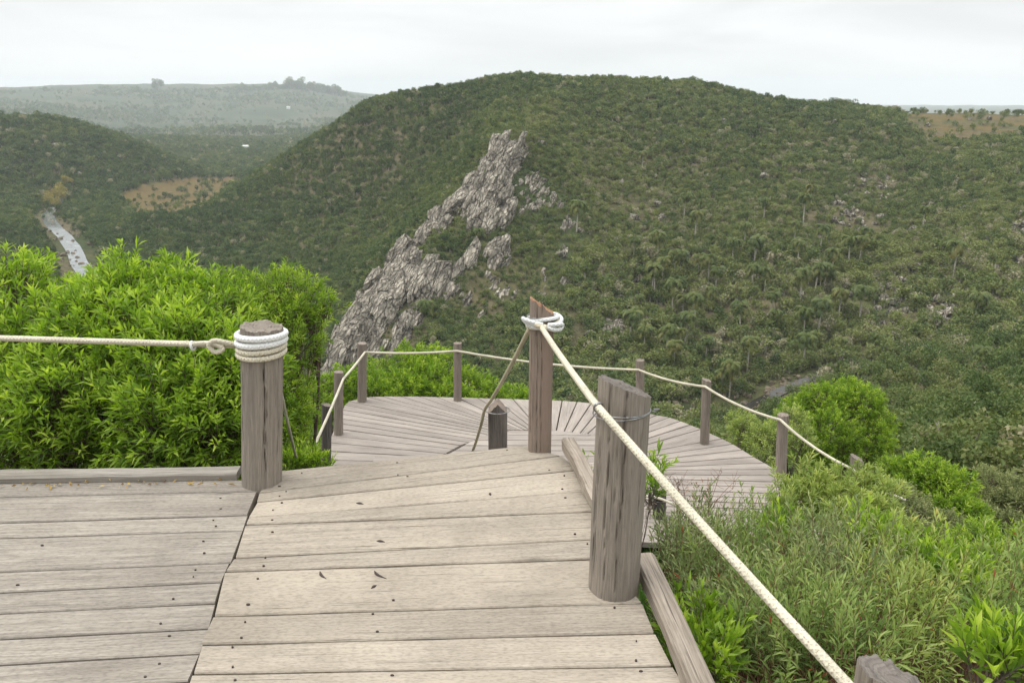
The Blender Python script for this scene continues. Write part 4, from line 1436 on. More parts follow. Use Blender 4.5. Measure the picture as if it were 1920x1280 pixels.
# steps between the deck and the platform
st = tag(empty('staircase', (0, 3.8, -.3)), 'wooden steps going down from the tan deck to the round platform', 'stairs')
SB = np.array(st.location)
for k in range(9):
    t = k / 9
    y = 3.75 + 2.3 * t; z = -.28 - 1.55 * t
    mb = MB(); board(mb, (-.75 + .5 * t, y + .27), (.35 + .3 * t, y + .27), (.35 + .3 * t, y), (-.75 + .5 * t, y), z=z, rs=rb, seg=4)
    shift(mb.build('tread', [M['deck_low'], M['nail']], st), SB)
for sx_ in (-.72, .33):
    a = np.array([sx_, 3.62, -.40]); b_ = np.array([sx_ + (.48 if sx_ < 0 else .28), 6.2, -2.15])
    beam('stringer', a - [0, 0, .12], b_ - [0, 0, .02], .05, .14, M['post_dark'], st, SB, 3)

# ------------------------------------------------------------------ posts
def log_post(name, base, top, r, mat, label, slant=0.0, slant_dir=0.0, seed=1, sink=.25, cracks=3, peak=False, square=0.0, top_mat=None, seg=120, group=None, cat='post', uneven=0.01):
    """weathered round post: drying cracks cut as real grooves, a worn (slanted or peaked) top"""
    rs = np.random.RandomState(seed)
    base = np.array(base, float); top = np.array(top, float)
    ax = top - base; Ht = np.linalg.norm(ax); ax /= Ht
    x, y, _ = frame_of(ax)
    nz = 44
    th = np.linspace(0, 2 * np.pi, seg, endpoint=False)
    # screen-facing angle: which angle looks to the camera
    cdir = np.array([0, 0, CAMZ]) - base
    ang_cam = math.atan2(np.dot(cdir, y), np.dot(cdir, x))
    cr = [(ang_cam + rs.uniform(-1.15, 1.15), rs.uniform(.012, .030), rs.uniform(.0, .5), rs.uniform(.6, 1.0), rs.uniform(.08, .2)) for _ in range(cracks)]
    cr += [(rs.uniform(0, 6.28), rs.uniform(.012, .025), 0, 1, .12) for _ in range(3)]
    zs = np.concatenate([[-sink], np.linspace(0, Ht, nz)])
    V, uv = [], []
    ou = rs.uniform(0, 30)
    for z in zs:
        t = max(0, z / Ht)
        prof = 1 + .025 * (fbm(th * 2 / 1.0 + seed, np.full(seg, t * 2 + seed), 3) - .5) * 2
        fl = (fbm(np.cos(th) * 2.2 + 9 + seed, np.sin(th) * 2.2 + t * .9, 3) - .5) * .10
        groove = (fbm(np.cos(th) * 14 + 40, np.sin(th) * 14 + t * 1.2 + seed, 2) - .5) * .045
        rr_ = r * (prof + fl * .6 + groove)
        if square:
            c4 = np.maximum(np.abs(np.cos(th - ang_cam)), np.abs(np.sin(th - ang_cam)))
            rr_ = rr_ * (1 - square) + square * r * np.minimum(1 / c4, 1.22) * (.92 + .0 * th)
        for (a0, w, t0, t1, dep) in cr:
            dth = np.abs((th - a0 - .10 * (t - .5) * math.sin(seed + a0 * 5) - .04 * math.sin(t * 13 + a0) + np.pi) % (2 * np.pi) - np.pi)
            env = sstep(t0 - .05, t0 + .05, t) * (1 - sstep(t1 - .02, t1 + .05, t)) if t1 < .97 else sstep(t0 - .05, t0 + .05, t)
            rr_ = rr_ - r * dep * env * np.clip(1 - dth / (w * 1.6), 0, 1)
        # top cut
        hx, hy = rr_ * np.cos(th), rr_ * np.sin(th)
        zz = np.full(seg, z)
        if t > .5:
            cut = slant * (hx * math.cos(slant_dir + ang_cam) + hy * math.sin(slant_dir + ang_cam)) / r
            if peak: cut = -slant * np.abs(hx * math.cos(ang_cam + math.pi / 2) + hy * math.sin(ang_cam + math.pi / 2)) / r
            cut = cut - (abs(slant) if not peak else 0) * .0
            rag = (fbm(np.cos(th) * 6 + seed, np.sin(th) * 6, 3) - .5) * uneven * 2
            zz = z + (cut + rag) * sstep(.5, 1, t)
        V.append(base + hx[:, None] * x + hy[:, None] * y + zz[:, None] * ax)
        uv.append(np.column_stack([zz + ou, th * r + ou]))
    n = len(zs)
    i, j = np.meshgrid(np.arange(n - 1), np.arange(seg), indexing='ij')
    a = (i * seg + j).ravel(); b = (i * seg + (j + 1) % seg).ravel()
    mb = MB()
    mb.add(np.vstack(V), [np.stack([a, b, b + seg, a + seg], 1)], np.vstack(uv), rs.rand())
    # end grain: rings of vertices to the centre
    last = V[-1]; cen = last.mean(0)
    rg = [last]
    for q in (.97, .8, .55, .3):
        v = cen + (last - cen) * q
        if peak:
            hxy = (v - base) @ np.stack([x, y], 1)
            side = np.abs(hxy @ np.array([math.cos(ang_cam + math.pi / 2), math.sin(ang_cam + math.pi / 2)])) / r
            zc = Ht - slant * side
            v = v + ax * (zc - (v - base) @ ax)[:, None]
        n_ = (fbm(th * 3 + seed, np.full(seg, q * 9), 3) - .5)[:, None] * .012
        rg.append(v + ax * (n_ - (.0 if q > .9 else 0)))
    W = np.vstack(rg)
    i, j = np.meshgrid(np.arange(4), np.arange(seg), indexing='ij')
    a = (i * seg + j).ravel(); b = (i * seg + (j + 1) % seg).ravel()
    rel = W - cen
    uvw = np.column_stack([rel @ x * .6, np.linalg.norm(rel, axis=1) * 1.0])
    mb.add(W, [np.stack([a, b, b + seg, a + seg], 1), np.array([[4 * seg + k for k in range(seg)]])], uvw + 5, rs.rand(), 1)
    o = mb.build(name, [mat, top_mat or M['end']], smooth=True)
    o.data.materials
    me = o.data
    me.set_sharp_from_angle(angle=rad(50))
    shift(o, base); o.location = base
    tag(o, label, cat, group)
    return o, ang_cam


def up(px_top, py_top, base_xyz, lean=True):
    """point above base at the depth of base that shows at the pixel"""
    b = np.asarray(base_xyz); dy = b[1] * cp - (b[2] - CAMZ) * sp
    # walk the vertical plane through the base facing the camera
    d = ray(px_top, py_top); t = b[1] / d[1]
    return np.array([0, 0, CAMZ]) + d * t


b1 = G(489, 907); b1[1] += .0
post1, _ = log_post('log_post', b1 + np.array([0, .02, -.0]), up(491, 612, b1 + np.array([0, .02, 0])), .0835, M['post'], 'thick log post wrapped in white rope at the deck corner', seed=3, cracks=4, slant=.0, uneven=.012, sink=1.3)
b2 = G(1152, 1108); b2[1] += .02
post2, a2 = log_post('log_post', b2, up(1172, 724, b2), .0835, M['post'], 'thick log post with a slanted top and a wire tie', seed=8, cracks=5, slant=.036, slant_dir=-1.0, uneven=.006, sink=1.3, top_mat=M['end_dark'])
b3 = G(1012, 845); b3[1] += .02
post3, a3 = log_post('squared_post', b3, up(1016, 573, b3), .058, M['post_mid'], 'flat faced squared post with a broken red-brown top and knotted rope', seed=12, cracks=2, slant=.038, slant_dir=-1.3, square=.75, top_mat=M['raw'], uneven=.014, sink=1.3)
b4 = np.array([.80, 1.36, 0.0])
t4 = P(1688, 1280, 1.62)
b4 = np.array([t4[0] - .01, t4[1] - .02, -.12])
post4, _ = log_post('log_post', b4, t4, .083, M['post'], 'log post with a cracked grey top at the bottom right corner', seed=23, cracks=4, slant=.035, slant_dir=-.9, uneven=.010, sink=1.2, top_mat=M['end_dark'])
posts = {}
LP = [('P1', 679, 643, 752, 17, 'slim platform post at the far left bend of the rope', 0), ('P2', 858, 643, 750, 15, 'slim platform post between the far left bend and the squared post', 0),
      ('P3', 1200, 675, 772, 16, 'slim platform post showing just above the slanted log post', 0), ('P4', 1325, 712, 831, 17, 'slim platform post where the rope turns down to the right', .015), ('P5', 1468, 777, 892, 20, 'slim platform post in front of the round leafy tree', 0),
      ('P6', 1606, 857, 968, 21, 'slim platform post with a slanted top at the right end of the rope', .03), ('P7', 635, 697, 813, 17, 'slim brownish platform post on the left edge below the rope bend', 0), ('P8', 612, 758, 876, 18, 'dark crooked platform post nearest the tall grass at the left', .01)]
for i, (k, px, pt, pb, w, lab, sl) in enumerate(LP):
    b = G(px - (4 if k in ('P5', 'P4') else 0), pb, ZP); dep = b[1] * cp - (b[2] - CAMZ) * sp
    r = w / F * dep / 2
    tp = up(px, pt, b)
    o, _ = log_post('slim_post', b, tp, r, M['post_dark'] if k == 'P8' else M['post_low'], lab, seed=40 + i, cracks=2, slant=sl, slant_dir=-1.4, seg=48, sink=.6, uneven=.008, top_mat=M['post_low'], group='slim posts round the platform')
    posts[k] = (b, tp, r)
t9 = P(933, 752, 5.35); b9 = t9.copy(); b9[2] = -1.25
log_post('stair_post', b9, t9, .068, M['stair_post'], 'dark weathered post with a peaked top beside the steps', seed=61, cracks=3, slant=.075, peak=True, square=.6, top_mat=M['post_mid'], sink=.8, seg=64)
b10 = G(1236, 968, ZP); t10 = up(1237, 914, b10)
o10, _ = log_post('stub_post', b10, t10, .058, M['post_dark'], 'short dark stub post with wire and thin rope near the dry twigs', seed=66, cracks=3, sink=.5, seg=64)


# ------------------------------------------------------------------ ropes and wires
def rope(name, ctrl, r, mat, label=None, parent=None, n=80, seg=10, base=(0, 0, 0)):
    pts = spline(ctrl, n)
    v, f, u = tube(pts, r, seg)
    mb = MB(); mb.add(v, f, u)
    o = mb.build(name, mat, parent, smooth=True)
    if label: tag(o, label, 'rope')
    return o


def ring_pts(c, ax, r, turns=1.0, rise=0.0, start=0.0, n=60, tilt=0.0, tdir=0.0):
    x, y, d = frame_of(np.asarray(ax, float))
    t = np.linspace(0, turns, n)
    a = start + t * 2 * np.pi
    return c + r * (np.cos(a)[:, None] * x + np.sin(a)[:, None] * y) + d * (rise * t + tilt * np.cos(a - tdir))[:, None]


def sag(a, b, s, n=9):
    t = np.linspace(0, 1, n)
    p = a + (b - a) * t[:, None]
    p[:, 2] -= s * 4 * t * (1 - t)
    return p


# left rope with coil round the log post
rl = empty('left_rope', (0, 0, 0)); tag(rl, 'taut cream rope running left from the log post to the frame edge', 'rope')
top1 = up(491, 612, b1 + np.array([0, .02, 0])); ax1 = np.array([0, 0, 1.0])
c1 = up(489, 646, b1 + np.array([0, .02, 0]))
rad1 = .0835 + .012
st_pt = c1 + np.array([-rad1 - .005, -.01, 0])
fl_ = P(0, 644, 3.35); fl_[2] = st_pt[2] + .012
dirl = (fl_ - st_pt)
rope('line', sag(st_pt, st_pt + dirl * 2.6, .0), .0125, M['rope'], parent=rl)
for k, (pyc, mt, rr2) in enumerate(((627, 'rope_white', .0135), (639, 'rope_white', .0135), (650, 'rope', .0115), (660, 'rope', .0115))):
    cc_ = up(490, pyc - 1, b1 + np.array([0, .02, 0]))
    pts = ring_pts(cc_, ax1, .0835 + rr2 * .85, 1.0, .0, n=60, tilt=.004, tdir=k)
    v, f, u = tube(np.vstack([pts, pts[1:2]]), rr2, 10, False)
    mb = MB(); mb.add(v, f, u); mb.build('coil', M[mt], rl, smooth=True)
kp = P(420, 645, 3.30); kz = st_pt[2]
kn = np.array([kp[0], st_pt[1] - .012, kz])
loop = [kn + np.array(q) for q in ((.10, 0, .0), (.03, -.012, .018), (-.02, -.02, .03), (-.045, -.02, .008), (-.02, -.022, -.018), (.01, -.018, -.004), (-.03, -.014, .016), (-.10, -.004, .012), (-.13, 0, .002))]
v, f, u = tube(spline(loop, 60), .0105, 8); mb = MB(); mb.add(v, f, u); mb.build('knot', M['rope'], rl, smooth=True)
v, f, u = tube(ring_pts(kn + np.array([-.125, 0, .002]), (1, 0, 0), .016, 1.0, .012, n=24), .006, 6); mb = MB(); mb.add(v, f, u); mb.build('seizing', M['rope_white'], rl, smooth=True)

# main rope: squared post -> past the slanted post -> bottom right
rm = empty('main_rope', (0, 0, 0)); tag(rm, 'long speckled cream rope slanting from the squared post to the bottom edge', 'rope')
m0 = up(1015, 602, b3) + np.array([-.005, -.085, 0])
m1 = up(1121, 762, b2) + np.array([-.02, -.09, 0])
m1 = P(1121, 762, 2.43)
m2 = P(1590, 1284, 1.56)
m3 = m2 + (m2 - m1) * .6
rope('line', np.vstack([sag(m0, m1, .008, 5)[:-1], sag(m1, m2, .006, 6), m3[None]]), .0118, M['rope'], parent=rm, n=140)
ax3 = up(1016, 573, b3) - b3; ax3 /= np.linalg.norm(ax3)
for k, (pyc, rr2, mt) in enumerate(((597, .0095, 'rope_white'), (605, .0095, 'rope'), (601, .0105, 'rope_white'))):
    cc_ = up(1018 + k, pyc, b3)
    pts = ring_pts(cc_, ax3, (.066 + .006 * k), 1.0, 0, n=50, tilt=.014, tdir=.6 + k)
    v, f, u = tube(np.vstack([pts, pts[1:2]]), rr2, 8, False); mb = MB(); mb.add(v, f, u); mb.build('coil', M[mt], rm, smooth=True)
kc = m0 + np.array([0, -.01, 0])
for off, rr2 in (((-.012, -.012, .004), .014), ((.012, -.014, -.004), .013)):
    x = kc + np.array(off)
    pts = ring_pts(x, (.6, .3, .8) if off[0] < 0 else (.9, .2, -.4), .012, 1.0, .006, n=20)
    v, f, u = tube(pts, .009, 7); mb = MB(); mb.add(v, f, u); mb.build('knot', M['rope_old'] if off[0] < 0 else M['rope'], rm, smooth=True)
lp = [up(1018, 600, b3) + np.array(q) for q in ((.02, -.082, .0), (.055, -.09, .004), (.078, -.07, .0), (.085, -.05, -.012), (.07, -.078, -.022), (.035, -.094, -.016), (.0, -.085, -.004))]
v, f, u = tube(spline(lp, 40), .010, 8); mb = MB(); mb.add(v, f, u); mb.build('tail_loop', M['rope_white'], rm, smooth=True)
lp = [up(1000, 597, b3) + np.array(q) for q in ((.04, -.08, -.006), (.0, -.086, .004), (-.035, -.075, .014), (-.047, -.04, .012), (-.03, -.07, .0), (.02, -.09, -.008))]
v, f, u = tube(spline(lp, 40), .0095, 8); mb = MB(); mb.add(v, f, u); mb.build('tail_loop', M['rope_white'], rm, smooth=True)

# wire ties are parts of their posts
def wire(post, pts, r=.0022, name='wire_tie'):
    v, f, u = tube(pts, r, 6); mb = MB(); mb.add(v, f, u)
    o = mb.build(name, M['wire'], None, smooth=True); shift(o, post.location); o.parent = post
    return o


cw = up(1166, 766, b2); axw = up(1172, 735, b2) - b2; axw /= np.linalg.norm(axw)
wire(post2, ring_pts(cw, axw, .0895, 1.0, 0, n=50, tilt=.006, tdir=a2 + .5))
wire(post2, ring_pts(cw - axw * .008, axw, .0905, 1.0, 0, n=50, tilt=.011, tdir=a2 + 1.2))
e0 = up(1222, 765, b2)
wire(post2, spline([e0 + [-.004, -.03, 0], e0 + [.02, -.02, .004], e0 + [.0, -.03, .009]], 12), .0022, 'wire_end')
wire(post2, ring_pts(m1, m2 - m1, .0155, 1.4, .004, n=30), .0025, 'wire_loop')
cw3 = up(1018, 592, b3)
wire(post3, ring_pts(cw3, ax3, .0715, 1.0, 0, n=40, tilt=.004), .002)

# stair ropes
s0 = up(993, 622, b3) + np.array([.0, .05, 0]); s1 = P(909, 768, 5.28); s2 = P(886, 846, 6.1)
rope('stair_rope', np.vstack([sag(s0, s1, .02, 6)[:-1], sag(s1, s2, .02, 5)]), .0105, M['rope_old'], 'old tan rope going down from the squared post past the peaked stair post', n=70)
sp9 = bpy.data.objects.get('stair_post')
wire(sp9, ring_pts(P(933, 768, 5.35), (0, 0, 1), .083, 1.0, 0, n=40, tilt=.003), .003)
wire(o10, ring_pts(up(1237, 936, b10), (0, 0, 1), .062, 1.0, 0, n=30, tilt=.004), .002)

# outer platform rope
r0 = .0135
def at_post(k, px, py):
    b, t, r = posts[k]
    q = up(px, py, b); q[1] -= r + .01
    return q
q7 = at_post('P7', 646, 706); q1 = at_post('P1', 686, 657); q2 = at_post('P2', 858, 655); q3 = at_post('P3', 1196, 690); q4 = at_post('P4', 1320, 721); q5 = at_post('P5', 1459, 782); q6 = at_post('P6', 1592, 873)
end_l = P(570, 876, 6.6); end_l2 = P(548, 940, 6.3)
mid_ = G(1690, 985, ZP); q_end = mid_ + np.array([0, 0, .25])
segs = [sag(end_l2, end_l, 0, 3)[:-1], sag(end_l, q7, .02, 5)[:-1], sag(q7, q1, .01, 4)[:-1], sag(q1, q2, .02)[:-1], sag(q2, q3, .045)[:-1], sag(q3, q4, .03)[:-1], sag(q4, q5, .04)[:-1], sag(q5, q6, .04)[:-1], sag(q6, q_end, .03)]
pts = np.vstack(segs)
v, f, u = tube(pts, r0, 8); mb = MB(); mb.add(v, f, u)
tag(mb.build('platform_rope', M['rope'], smooth=True), 'pale rope strung from slim post to slim post round the platform edge', 'rope')
sw0 = P(524, 720, 3.9); sw1 = P(555, 856, 4.6)
rope('slack_rope', sag(sw0, sw1, .02), .0075, M['rope'], 'thin pale rope hanging down into the bush behind the left log post', n=40)
tr_ = [up(1110, 921, b10) + np.array([0, .1, 0]), up(1180, 925, b10) + np.array([0, 0, -.01]), up(1237, 928, b10) + np.array([0, -.07, 0]), up(1300, 948, b10) + np.array([0, -.25, 0]), up(1365, 985, b10) + np.array([0, -.5, -.02]), up(1420, 1020, b10) + np.array([0, -.7, -.1])]
rope('path_rope', tr_, .012, M['rope'], 'short pale rope passing the dark stub post', n=50)

# ------------------------------------------------------------------ near shrubs
def shrub(name, label, cat, root, lumps, n_twigs, leaf_len, leaf_w, mat, stem_mat, seed, twig_len=(.10, .2), n_leaf=(8, 13), upness=.8, ang=(.5, 1.0), group=None, stems=7, stem_r=.02,
          base_z=None, shell=.5, tip_tint=True, low=None, whorl=0.6, accent=None, twig_r=.0022, gap_scale=4.5):
    """leafy shrub: stems from the root, twigs on the lumps, real leaves set spirally along each twig"""
    rs = np.random.RandomState(seed)
    root = np.array(root, float)
    lumps = [(np.array(c, float), r) for c, r in lumps]
    p, idx = crown_points(rs, lumps, int(n_twigs * 1.25), shell)
    sc_ = gap_scale
    g_ = .5 * fbm(p[:, 0] * sc_ + seed, p[:, 2] * sc_ + 3, 2) + .5 * fbm(p[:, 1] * sc_ + seed + 20, p[:, 2] * sc_ + p[:, 0] * 1.3, 2)
    ok_ = g_ > np.quantile(g_, .20)
    p, idx = p[ok_], idx[ok_]
    n_twigs = len(p)
    cen = np.array([l[0] for l in lumps])[idx]
    outd = p - cen; outd /= np.linalg.norm(outd, axis=1)[:, None] + 1e-9
    td = outd * .75 + np.array([0, 0, upness]) + rs.randn(n_twigs, 3) * .32
    td /= np.linalg.norm(td, axis=1)[:, None]
    tl = rs.uniform(*twig_len, n_twigs)
    nl = rs.randint(n_leaf[0], n_leaf[1] + 1, n_twigs)
    ti = np.repeat(np.arange(n_twigs), nl)
    k = np.concatenate([np.arange(a) for a in nl])
    frac = (k + .5) / nl[ti]
    frac = frac ** whorl
    pos = p[ti] + td[ti] * (tl[ti] * frac)[:, None]
    # spiral direction round the twig
    phi = k * 2.4 + rs.uniform(0, 6.28, n_twigs)[ti] + rs.uniform(-.3, .3, len(k))
    a = np.where(np.abs(td[:, 2:3]) < .9, np.array([[0, 0, 1.0]]), np.array([[1.0, 0, 0]]))
    x = np.cross(td, a); x /= np.linalg.norm(x, axis=1)[:, None]
    y = np.cross(td, x)
    al = ang[1] + (ang[0] - ang[1]) * frac + rs.uniform(-.2, .2, len(k))
    d = np.cos(al)[:, None] * td[ti] + np.sin(al)[:, None] * (np.cos(phi)[:, None] * x[ti] + np.sin(phi)[:, None] * y[ti])
    ll = leaf_len * rs.uniform(.65, 1.2, len(k)) * (1 - .35 * (frac > .92))
    V, Fs = leaf_cards(pos, d, ll, leaf_w * rs.uniform(.75, 1.25, len(k)), rs)
    zmin, zmax = p[:, 2].min(), p[:, 2].max()
    tw = rs.uniform(-.26, .24, n_twigs)
    tint = .45 + tw[ti] + .30 * (frac - .5) + rs.uniform(-.12, .12, len(k))
    if accent is not None:
        tint = np.where(rs.rand(len(k)) < accent, 1.0, np.minimum(tint, .9))
    base = root.copy()
    o = empty(name, base); tag(o, label, cat, group)
    fo = obj_np('foliage', V - base, Fs, mat, o, attrs={'tint': np.repeat(np.clip(tint, 0, 1), 5)})
    # stems and twigs
    mb = MB()
    for s_ in range(stems):
        c = lumps[s_ % len(lumps)][0] + rs.uniform(-.5, .5, 3) * lumps[s_ % len(lumps)][1]
        m1_ = root + (c - root) * .35 + rs.uniform(-.08, .08, 3); m2_ = root + (c - root) * .7 + rs.uniform(-.08, .08, 3)
        m1_[2] = root[2] + (c[2] - root[2]) * .3
        pts = spline([root + rs.uniform(-.05, .05, 3) * [1, 1, 0], m1_, m2_, c], 14)
        v, f, u = tube(pts - base, stem_r * np.linspace(1, .3, 14), 6, False); mb.add(v, f, u)
        near = np.argsort(np.linalg.norm(p - c, axis=1))[:14]
        for q in near[::2]:
            j = rs.randint(7, 13)
            pts2 = spline([pts[j], (pts[j] + p[q]) / 2 + rs.uniform(-.03, .03, 3), p[q]], 7)
            v, f, u = tube(pts2 - base, stem_r * np.linspace(.3, .1, 7), 5, False); mb.add(v, f, u)
    # every twig carries its own thin shoot
    tri = p - base; tip = p + td * tl[:, None] - base; st0 = p - td * (tl * .6)[:, None] - base
    for q in range(n_twigs):
        v, f, u = tube(np.array([st0[q], tri[q], tip[q]]), [twig_r * 1.3, twig_r, twig_r * .5], 3, False)
        mb.add(v, f, u)
    mb.build('branches', stem_mat, o)
    return o


def lum(lst):
    return [(P(px, py, d), r) for px, py, d, r in lst]


BRIGHT = [(0.0, (0.032, 0.07, 0.012)), (0.3, (0.085, 0.145, 0.02)), (0.55, (0.165, 0.255, 0.03)), (0.78, (0.275, 0.365, 0.055)), (1.0, (0.41, 0.46, 0.10))]
M['leaf_bright'] = leaf_mat('bright lance leaves', BRIGHT, trans=.45, rough=.45, gain=1.55)
FINE = [(0.0, (0.035, 0.07, 0.012)), (0.4, (0.095, 0.16, 0.02)), (0.7, (0.18, 0.25, 0.034)), (1.0, (0.30, 0.35, 0.065))]
M['leaf_fine'] = leaf_mat('fine yellow green leaves', FINE, trans=.45, rough=.5, gain=1.8)
GREY = [(0.0, (0.045, 0.07, 0.03)), (0.35, (0.10, 0.135, 0.05)), (0.6, (0.165, 0.20, 0.08)), (0.85, (0.24, 0.265, 0.115)), (0.93, (0.22, 0.19, 0.08)), (1.0, (0.20, 0.06, 0.03))]
M['leaf_grey'] = leaf_mat('narrow grey green leaves', GREY, trans=.32, rough=.5, gain=1.6)
OLIVE = [(0.0, (0.05, 0.085, 0.025)), (0.35, (0.11, 0.165, 0.045)), (0.6, (0.18, 0.245, 0.07)), (0.85, (0.26, 0.31, 0.10)), (0.93, (0.28, 0.26, 0.09)), (1.0, (0.2, 0.07, 0.03))]
M['leaf_olive'] = leaf_mat('fresh narrow leaves', OLIVE, trans=.36, rough=.5, gain=1.45)
SAGE = [(0.0, (0.075, 0.115, 0.03)), (0.5, (0.195, 0.25, 0.065)), (0.85, (0.31, 0.35, 0.105)), (1.0, (0.34, 0.31, 0.09))]
M['leaf_sage'] = leaf_mat('soft green rosette leaves', SAGE, trans=.38, rough=.5, gain=1.5)
DUSTY = [(0.0, (0.08, 0.11, 0.04)), (0.5, (0.16, 0.185, 0.075)), (1.0, (0.26, 0.26, 0.12))]
M['leaf_dusty'] = leaf_mat('dusty olive leaves', DUSTY, trans=.34, rough=.6, gain=1.5)
DEEP = [(0.0, (0.025, 0.055, 0.012)), (0.5, (0.055, 0.11, 0.02)), (1.0, (0.10, 0.165, 0.035))]
M['leaf_deep'] = leaf_mat('deep green leaves', DEEP, trans=.3, rough=.5, gain=1.6)


def gz(p, extra=0.0):
    return np.array([p[0], p[1], float(near_ground(p[0], p[1])) - .1 + extra])


# big bright bush behind the left kerb: four shrubs
c = P(60, 830, 4.9)
shrub('leafy_shrub', 'tall bright green shrub filling the left edge behind the kerb', 'shrub', gz(c), lum([(0, 590, 4.9, .32), (-110, 640, 4.9, .45), (60, 690, 4.7, .38), (-20, 760, 4.6, .45), (80, 810, 4.5, .32), (-160, 780, 4.7, .5), (30, 530, 5.2, .14), (-40, 530, 5.2, .22), (-260, 640, 5, .55), (-280, 800, 4.9, .6), (75, 540, 5.1, .1), (-10, 500, 5.2, .1)]),
      2500, .082, .0145, M['leaf_bright'], M['bark'], 1, stems=16, stem_r=.028)
c = P(225, 870, 4.6)
shrub('leafy_shrub', 'bright green shrub with the highest spiky shoot above the river', 'shrub', gz(c), lum([(245, 590, 4.8, .22), (200, 660, 4.6, .32), (290, 680, 4.5, .3), (160, 770, 4.4, .34), (260, 790, 4.35, .3), (130, 710, 4.7, .3), (243, 555, 4.9, .10), (170, 610, 5.0, .18), (243, 522, 4.9, .05), (200, 565, 4.9, .09), (285, 560, 4.8, .08)]),
      1900, .08, .0142, M['leaf_bright'], M['bark'], 2, stems=16, stem_r=.028)
c = P(380, 860, 4.5)
shrub('leafy_shrub', 'bright green shrub just left of the rope wrapped post', 'shrub', gz(c), lum([(340, 610, 4.8, .22), (400, 630, 4.7, .22), (360, 700, 4.4, .31), (425, 730, 4.3, .25), (350, 800, 4.2, .3), (425, 810, 4.2, .22), (325, 550, 5.0, .09), (375, 560, 4.8, .08), (340, 520, 5.0, .05), (415, 570, 4.8, .07)]),
      1600, .078, .0142, M['leaf_bright'], M['bark'], 3, stems=14, stem_r=.026)
# the tall leading shoots that break the outline
c = P(545, 860, 6.4)
shrub('fine_leaved_shrub', 'yellow green fine leaved shrub behind the rope wrapped post', 'shrub', gz(c), lum([(470, 580, 6.6, .2), (540, 570, 6.5, .22), (585, 600, 6.4, .12), (520, 650, 6.4, .32), (560, 680, 6.3, .16), (460, 650, 6.5, .35), (510, 760, 6.2, .28), (470, 800, 6.1, .35), (545, 740, 6.3, .14), (610, 580, 6.5, .06), (420, 610, 6.7, .3), (500, 850, 6.0, .25), (535, 530, 6.5, .08)]),
      1900, .065, .011, M['leaf_fine'], M['bark'], 4, twig_len=(.1, .2), n_leaf=(11, 17), stems=12)
# beyond the platform edge
c = P(780, 800, 12.3)
shrub('fine_leaved_shrub', 'bright green shrub mound beyond the platform between the two far left posts', 'shrub', gz(c, -1.0), lum([(760, 695, 12.3, .34), (820, 700, 12.2, .3), (720, 715, 12.0, .34), (800, 740, 11.8, .4), (870, 735, 11.8, .26), (700, 760, 11.6, .4), (760, 760, 11.6, .4), (850, 770, 11.5, .35), (650, 745, 11.8, .34)]),
      2300, .085, .016, M['leaf_fine'], M['bark'], 5, twig_len=(.12, .24), n_leaf=(10, 15), stems=9)
c = P(900, 800, 12.0)
shrub('fine_leaved_shrub', 'low green shrub beyond the platform left of the squared post', 'shrub', gz(c, -1.0), lum([(905, 745, 12.2, .22), (960, 752, 12.2, .18), (930, 775, 12, .3), (1000, 770, 12, .2)]),
      600, .085, .016, M['leaf_fine'], M['bark'], 6, twig_len=(.12, .24), n_leaf=(10, 15), stems=6)
c = P(630, 760, 10.2)
shrub('fine_leaved_shrub', 'light green shrub squeezed between the left platform posts and the bush', 'shrub', gz(c, -.5), lum([(612, 735, 11.6, .16), (590, 765, 11.2, .2), (570, 800, 10.8, .2), (560, 840, 10.2, .2), (650, 730, 12, .16)]),
      480, .075, .014, M['leaf_fine'], M['bark'], 7, stems=6)
# round tree on the right and bushes below it
c = P(1556, 900, 13.2)
shrub('leafy_tree', 'round bright leafy tree beyond the right platform posts', 'tree', gz(c, -1.0), lum([(1540, 765, 13.5, .34), (1610, 770, 13.4, .36), (1490, 790, 13.4, .28), (1560, 820, 13.0, .4), (1630, 830, 13.1, .3), (1470, 830, 13.2, .24), (1590, 740, 13.8, .2), (1520, 850, 13.0, .28), (1600, 860, 13.0, .24), (1650, 800, 13.5, .18)]),
      2500, .075, .015, M['leaf_fine'], M['bark'], 8, twig_len=(.1, .22), n_leaf=(10, 15), stems=14, stem_r=.05)
c = P(1430, 870, 11.5)
shrub('sage_shrub', 'soft green bush just outside the platform between two right posts', 'shrub', gz(c, -.4), lum([(1400, 815, 12, .2), (1440, 835, 11.6, .24), (1385, 800, 12.3, .14), (1480, 800, 12, .2), (1500, 830, 11.6, .16), (1420, 870, 11.2, .2)]),
      700, .075, .013, M['leaf_sage'], M['bark_mid'], 9, stems=8)
c = P(1750, 1000, 9.6)
shrub('leafy_shrub', 'bright green bush right of the slanted end post', 'shrub', gz(c, -.3), lum([(1680, 905, 10.2, .24), (1730, 905, 10.0, .26), (1780, 930, 9.8, .26), (1800, 980, 9.5, .26), (1750, 960, 9.7, .3), (1690, 940, 10, .22), (1820, 1030, 9.2, .25)]),
      1500, .08, .017, M['leaf_fine'], M['bark'], 10, stems=9)
c = P(1735, 1000, 8.3)
shrub('dusty_shrub', 'dusty olive bush in front of the bright one right of the slanted end post', 'shrub', gz(c), lum([(1700, 950, 8.6, .17), (1740, 985, 8.3, .2), (1780, 1000, 8.3, .15), (1720, 1020, 8.0, .2), (1770, 1040, 8.0, .18)]),
      800, .04, .016, M['leaf_dusty'], M['bark_mid'], 11, twig_len=(.08, .16), stems=7)
c = P(1900, 1050, 11.5)
